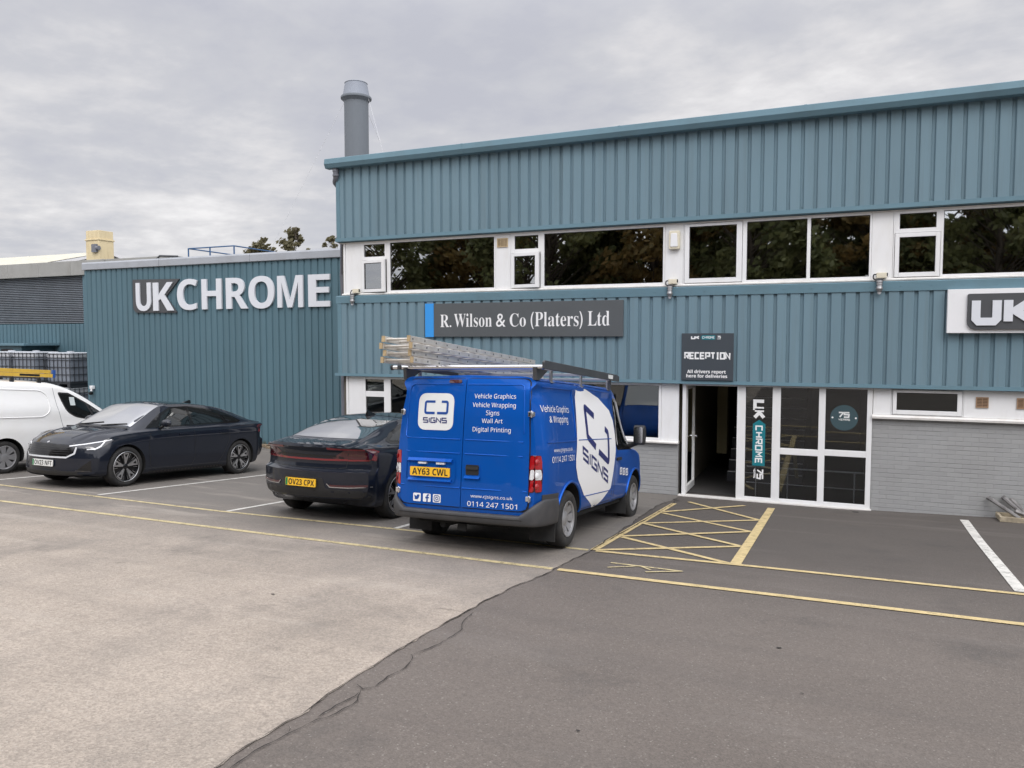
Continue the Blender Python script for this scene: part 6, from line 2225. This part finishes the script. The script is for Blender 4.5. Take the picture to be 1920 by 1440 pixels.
# low store with two dark openings
mb = MB(); mb.box(-36, -26.9, YL - 1.2, YL, -.1, 2.62)
st = mb.build('lean_to', 'clad2', W3)
mb = MB(); mb.box(-36.1, -26.55, YL - 1.35, YL, 2.622, 2.70)
mb.build('lean_to_roof', 'trim', W3)
for x in (-29.75, -28.0):
    mb = MB(); mb.box(x, x + .62, YL - 1.215, YL - 1.15, 2.22, 2.50)
    mb.build('window', 'int_dark', W3)
mb = MB(); mb.box(-28.86, -28.80, YL - 1.26, YL - 1.2, .0, 2.62)
mb.build('downpipe', 'dark_steel', W3)

# old shed roof behind it
S = thing('shed', 'old shed with a pale fibre-cement roof rising behind the loading bay', 'shed', (-47, 16, 0))
mb = MB()
nx_ = 60
vv = []
for i in range(nx_ * 2 + 1):
    x = -60 + i * (-41.6 + 60) / (nx_ * 2)
    o_ = .04 if i % 2 else 0
    vv += [(x, 14.0, 6.75 + o_), (x, 20.0, 8.25 + o_)]
mb.add(vv, [(2 * i, 2 * i + 2, 2 * i + 3, 2 * i + 1) for i in range(nx_ * 2)])
mb.build('roof', 'fibre_cement', S)
mb = MB(); mb.prism([(14.1, -.2), (14.1, 6.70), (20, 8.2), (26, 6.7), (26, -.2)], lambda a, b, d: (d, a, b), -60, -41.7)
mb.build('wall', 'fascia_grey', S)
mb = MB(); mb.prism([(13.95, 6.70), (20, 8.22), (26.1, 6.72), (26.1, 6.56), (20, 8.06), (13.95, 6.54)], lambda a, b, d: (d, a, b), -41.7, -41.55)
mb.build('verge_trim', 'sign_white', S)

# ------------------------------------------------------------------ roofscape
C1 = thing('flue_chimney', 'tall grey steel flue with a flared cap above the office roof corner', 'chimney', (-15.76, 9, 5.05))
cx, cy = -15.76, 9.0
mb = MB(); mb.lathe([(.42, 5.0), (.42, 8.2), (.425, 8.2), (.425, 8.25), (.42, 8.25), (.42, 11.22)], lambda a, b, h: (cx + a, cy + b, h), 40)
mb.build('shaft', 'flue', C1, smooth=40)
mb = MB(); mb.lathe([(.42, 11.12), (.50, 11.20), (.53, 11.22), (.535, 11.27), (.52, 11.30), (.44, 11.32)], lambda a, b, h: (cx + a, cy + b, h), 40)
mb.build('collar', 'flue', C1, smooth=40)
mb = MB(); mb.lathe([(.47, 11.30), (.385, 11.74), (.40, 11.76), (.37, 11.78), (.36, 11.70), (.001, 11.68)], lambda a, b, h: (cx + a, cy + b, h), 40)
mb.build('cap', 'flue_cap', C1, smooth=30)
mb = MB(); mb.tube([(cx - .5, cy, 11.2), (cx - 5.2, cy + .6, 5.1)], .0045, 6); mb.tube([(cx + .5, cy, 11.2), (cx + 2.6, cy - 1.2, 6.55)], .0028, 6); mb.tube([(cx, cy + .5, 11.2), (cx + .5, cy + 5, 5.1)], .008, 6)
mb.build('guy_wire', 'wire', C1)

C2 = thing('vent_tower', 'square cream vent tower standing on the loading bay roof', 'vent tower', (-28.67, 9, 5.6))
mb = MB(); mb.box(-29.06, -28.28, 8.65, 9.35, 5.6, 6.95)
mb.build('shaft', 'cream', C2, bevel=.015)
mb = MB(); mb.box(-29.09, -28.25, 8.62, 9.38, 6.951, 7.01); mb.box(-29.05, -28.29, 8.66, 9.34, 7.011, 7.36); 
mb.build('head', 'cream', C2, bevel=.01)
mb = MB(); mb.box(-28.62, -28.35, 8.55, 8.648, 6.45, 6.78); mb.tube([(-28.35, 8.6, 6.62), (-28.22, 8.6, 6.62)], .09, 12)
mb.build('motor', 'grey_pvc', C2)

RL = thing('roof_railing', 'blue tubular guard railing on the workshop roof', 'railing', (-19.8, 6.2, 5.05))
mb = MB()
for z in (5.95, 5.62):
    mb.tube([(-20.62, 6.0, z), (-18.60, 6.0, z), (-18.60, 9.5, z), (-20.62, 9.5, z), (-20.62, 6.0, z)], .022, 8)
mb.build('rail', 'rail_blue', RL)
for x, y in ((-20.62, 6.0), (-19.65, 6.0), (-18.60, 6.0), (-18.60, 7.8), (-18.60, 9.5), (-20.62, 9.5)):
    mb = MB(); mb.tube([(x, y, 5.05), (x, y, 5.96)], .024, 8)
    mb.build('post', 'rail_blue', RL)
PP = MB(); PP.tube([(-20.75, 4.0, 5.33), (-19.35, 4.0, 5.36)], .05, 10); PP.tube([(-19.9, 4.0, 5.36), (-19.75, 4.0, 5.47), (-19.2, 4.2, 5.45)], .03, 8)
for x in (-20.5, -19.5): PP.tube([(x, 4.0, 5.04), (x, 4.0, 5.34)], .03, 8)
solo(PP, 'roof_pipe', 'dark_steel', 'dark pipe run lying along the workshop roof edge left of the blue railing', 'pipe')

# ------------------------------------------------------------------ bulk containers by the loading bay
def ibc():
    t = thing('bulk_container', 'x', 'container', (0, 0, 0), 'caged bulk containers by the loading bay')
    w, d, h = .58, .48, 1.0
    mb = MB(); mb.prism(rpoly(rect(-w + .02, w - .02, -d + .02, d - .02), .10, 5), lambda a, b, q: (a, b, q), .16, .16 + h * .78)
    mb.build('tank', 'ibc_liquid', t, bevel=.05)
    mb = MB(); mb.prism(rpoly(rect(-w + .02, w - .02, -d + .02, d - .02), .10, 5), lambda a, b, q: (a, b, q), .16 + h * .785, .14 + h)
    tp = mb.build('tank_top', 'ibc_plastic', t, bevel=.05)
    mb = MB(); mb.lathe([(.11, .0), (.11, .04), (.001, .045)], lambda a, b, q: (a, b, .14 + h + q), 16)
    mb.build('lid', 'ibc_plastic', tp)
    mb = MB()
    for z in (.17, .42, .66, .90, 1.10):
        mb.tube([(-w, -d, z), (w, -d, z), (w, d, z), (-w, d, z), (-w, -d, z)], .012, 6)
    for i in range(7):
        x = -w + 2 * w * i / 6
        for y in (-d, d): mb.tube([(x, y, .15), (x, y, 1.12)], .012, 6)
    for i in range(1, 6):
        y = -d + 2 * d * i / 6
        for x in (-w, w): mb.tube([(x, y, .15), (x, y, 1.12)], .012, 6)
    mb.build('cage', 'cage', t)
    mb = MB()
    for x in (-.5, 0, .5): mb.box(x - .06, x + .06, -d, d, .0, .11)
    mb.box(-w, w, -d, d, .111, .148)
    mb.build('pallet', 'cage', t)
    return t

def dup(root, loc, rotz=0, label=None):
    r = root.copy(); COL.objects.link(r); r.location = loc
    r.rotation_euler = (0, 0, rotz)
    if label: r['label'] = label
    for ch in list(root.children):
        c = ch.copy(); COL.objects.link(c); c.parent = r
        for g in ch.children:
            d = g.copy(); COL.objects.link(d); d.parent = c
    return r
i0 = ibc()
i0.location = (-26.15, 3.45, 1.29); i0['label'] = 'caged bulk container above the yellow ladder, leftmost of the three on top'
dup(i0, (-24.90, 3.45, 1.29), 0, 'caged bulk container on top of the stack, between two others')
dup(i0, (-23.63, 3.75, 1.27), 0, 'caged bulk container on top, half hidden by the workshop corner')
dup(i0, (-24.90, 3.45, .135), 0, 'caged bulk container under another, low behind the white van')
dup(i0, (-26.15, 3.45, .135), 0, 'caged bulk container carrying the leftmost stacked one')
dup(i0, (-23.63, 3.75, .115), 0, 'caged bulk container at ground level against the workshop corner')
mb = MB()
for i in range(7): mb.box(-26.8, -23.0, 2.95 + .17 * i, 3.07 + .17 * i, .088, .110)
for x in (-26.7, -25.5, -24.3, -23.1): mb.box(x - .05, x + .05, 2.95, 4.2, .006, .087)
solo(mb, 'pallet_row', 'wood', 'long low timber pallet under the caged containers', 'pallet')

# ------------------------------------------------------------------ odds and ends on the ground
tr = thing('timber_tray', 'low timber tray on the ground against the grey brick wall at the right edge', 'tray', (2.75, -.30, gz(2.75, -.3)))
zt = gz(2.6, -.3) + .006
mb = MB(); mb.box(2.28, 3.3, -.46, -.42, zt, zt + .075); mb.box(2.28, 3.3, -.12, -.08, zt, zt + .075); mb.box(2.28, 2.32, -.419, -.121, zt, zt + .075); mb.box(2.325, 3.3, -.418, -.122, zt + .002, zt + .02)
mb.build('tray_frame', 'tray', tr, bevel=.004)
for k, (a, b, lab) in enumerate((((2.56, -.36, .05), (2.20, -.05, .27), 'metal offcut leaning furthest left out of the timber tray'), ((2.66, -.33, .05), (2.40, -.03, .29), 'metal offcut leaning second from the left in the timber tray'),
                            ((2.70, -.34, .05), (2.50, -.03, .26), 'metal offcut leaning steeply in the timber tray, third from left'), ((2.80, -.30, .05), (2.52, -.28, .14), 'metal offcut lying low across the timber tray'))):
    mb = MB(); mb.tube([(a[0], a[1], a[2] + zt), (b[0], b[1], b[2] + zt)], [.026, .034], 8)
    mb.tube([(b[0], b[1], b[2] + zt), (b[0] + (b[0] - a[0]) * .06, b[1] + (b[1] - a[1]) * .06, b[2] + zt + .012)], [.040, .036], 8)
    solo(mb, 'metal_offcut', 'scrap', lab, 'offcut', 'metal offcuts in the timber tray')
# dry weeds and grit along the foot of the workshop
wr = random.Random(9)
mb = MB()
for i in range(900):
    x = wr.uniform(-16.5, -10.4); y = YW - .03 - abs(wr.gauss(0, .16)); 
    h = wr.uniform(.03, .16); a = wr.uniform(0, 6.28); l = wr.uniform(.0, .09); w_ = wr.uniform(.004, .009)
    z = gz(x, y) + .004
    mb.add([(x - w_ * math.cos(a), y - w_ * math.sin(a), z), (x + w_ * math.cos(a), y + w_ * math.sin(a), z), (x + l * math.sin(a), y + l * math.cos(a), z + h)], [(0, 1, 2)])
o = mb.build('weeds', 'leaf_olive', None)
tag(o, 'dry weeds along the foot of the workshop wall', 'weeds', None, 'stuff')
mb = MB()
for (x, y, lx, ly, hh) in ((-14.7, 1.9, .9, .18, .06), (-13.7, 1.75, .7, .22, .05), (-14.2, 1.45, .5, .12, .04)):
    mb.box(x, x + lx, y, y + ly, .006, .006 + hh)
solo(mb, 'timber_offcuts', 'wood', 'loose weathered timber boards on the ground by the workshop wall', 'boards', bevel=.006)
# ------------------------------------------------------------------ trees
def tree_mesh(seed, h, spread, nleaf, leaf, mat, trunk_r, crown0=.25, clumps=38, fluff=1.0):
    r = random.Random(seed)
    t = MB()
    top = (r.uniform(-.4, .4), r.uniform(-.4, .4), h * .8)
    P = [(0, 0, 0), (r.uniform(-.15, .15), r.uniform(-.15, .15), h * .3), (top[0] * .6, top[1] * .6, h * .55), top]
    t.tube(catmull(P, 4), list(np.linspace(trunk_r, trunk_r * .2, len(catmull(P, 4)))), 8)
    cl = []
    for i in range(clumps):
        f = crown0 + (1 - crown0) * (i + .5) / clumps
        prof = math.sin(math.pi * min(1, (f - crown0) / (1 - crown0) * .86 + .12)) ** .7
        rad = spread * prof * math.sqrt(r.uniform(.15, 1))
        a = r.uniform(0, 2 * math.pi)
        c = (rad * math.cos(a), rad * math.sin(a), h * f + r.uniform(-.3, .3))
        cl.append((c, r.uniform(.35, .75) * spread * .42 * fluff * min(1.0, (38 / clumps) ** .33 if fluff > 1 else 1)))
        b = (top[0] * f * .7, top[1] * f * .7, max(h * .18, c[2] - rad * .8))
        mid = ((b[0] + c[0]) / 2, (b[1] + c[1]) / 2, (b[2] + c[2]) / 2 + .15)
        t.tube([b, mid, c], [trunk_r * .22, trunk_r * .12, trunk_r * .03], 5)
    lf = MB()
    for i in range(nleaf):
        c, q = cl[r.randrange(len(cl))]
        while True:
            d = Vector((r.uniform(-1, 1), r.uniform(-1, 1), r.uniform(-1, 1)))
            if .05 < d.length < 1: break
        d = d * (.55 + .45 * r.random()) 
        p = Vector(c) + Vector((d.x * q, d.y * q, d.z * q * .75))
        n = Vector((r.gauss(0, 1), r.gauss(0, 1), r.gauss(.5, 1))).normalized()
        u = n.orthogonal().normalized() * leaf * r.uniform(.6, 1.2)
        w = n.cross(u) * r.uniform(.5, .8)
        lf.add([tuple(p - u), tuple(p + w * .9), tuple(p + u), tuple(p - w * .9)], [(0, 1, 2, 3)])
    return t, lf

def make_tree(seed, loc, h, spread, nleaf, leaf, mat, label, group, trunk_r=.22, **k):
    o = thing('tree', label, 'tree', loc, group)
    t, lf = tree_mesh(seed, h, spread, nleaf, leaf, mat, trunk_r, **k)
    t.build('trunk', 'bark', o, local=True, smooth=60)
    lf.build('crown', mat, o, local=True)
    return o

# seen over the workshop roof
G1 = 'small trees behind the workshop roof'
make_tree(21, (-24.65, 14.2, 0), 7.15, 1.10, 3400, .10, 'leaf_olive', 'low bushy treetop over the workshop roof, just right of the blue railing', G1, .10, crown0=.70, clumps=60, fluff=1.5)
make_tree(22, (-22.75, 14.2, 0), 7.70, .72, 1700, .10, 'leaf_olive', 'taller forked treetop standing highest over the workshop roof', G1, .09, crown0=.72, clumps=34, fluff=1.5)
make_tree(23, (-20.75, 14.2, 0), 7.25, .50, 700, .10, 'leaf_olive', 'sparse treetop over the workshop roof, nearest the office eaves', G1, .07, crown0=.74, clumps=18, fluff=1.5)
# across the road behind the camera: they are what the upstairs windows mirror
G2 = 'trees across the road mirrored in the office windows'
src = [make_tree(31, (0, 0, 0), 13.0, 4.6, 13000, .25, 'leaf_dark', 'x', G2, .30, crown0=.04, clumps=120), make_tree(32, (0, 0, 0), 12.0, 4.2, 12500, .24, 'leaf_ochre', 'x', G2, .28, crown0=.04, clumps=110)]
spots = [(-30, -33, 0, 1.05), (-23.5, -36, 1, 1.0), (-17.5, -33, 0, 1.10), (-11, -35.5, 1, 1.05), (-5, -33, 0, .98), (1.5, -36, 1, 1.0), (7.5, -33.5, 0, .95), (13.5, -36, 1, 1.05), (20, -33.5, 0, 1.0), (27, -35, 1, 1.0), (-37, -35, 1, 1.05), (34, -34, 0, 1.0),
         (-27, -40, 1, 1.1), (-20, -41, 0, 1.12), (-14, -40, 0, 1.1), (-8, -41, 1, 1.1), (-2, -40, 0, 1.12), (4.5, -41, 0, 1.1), (10.5, -40, 1, 1.1), (17, -41, 0, 1.1)]
used = set()
rt = random.Random(4)
for i, (x, y, kind, sc) in enumerate(spots):
    lab = ('dark green' if kind == 0 else 'ochre-tinged') + ' broadleaf tree across the road, mirrored in the office windows'
    if kind not in used:
        o = src[kind]; used.add(kind)
    else:
        o = dup(src[kind], (0, 0, 0))
    o.location = (x, y, gz(x, y)); o.rotation_euler = (0, 0, rt.uniform(0, 6.28)); o.scale = (sc, sc, sc * rt.uniform(.92, 1.08))
    o['label'] = lab
bpy.data.objects.remove(_to)
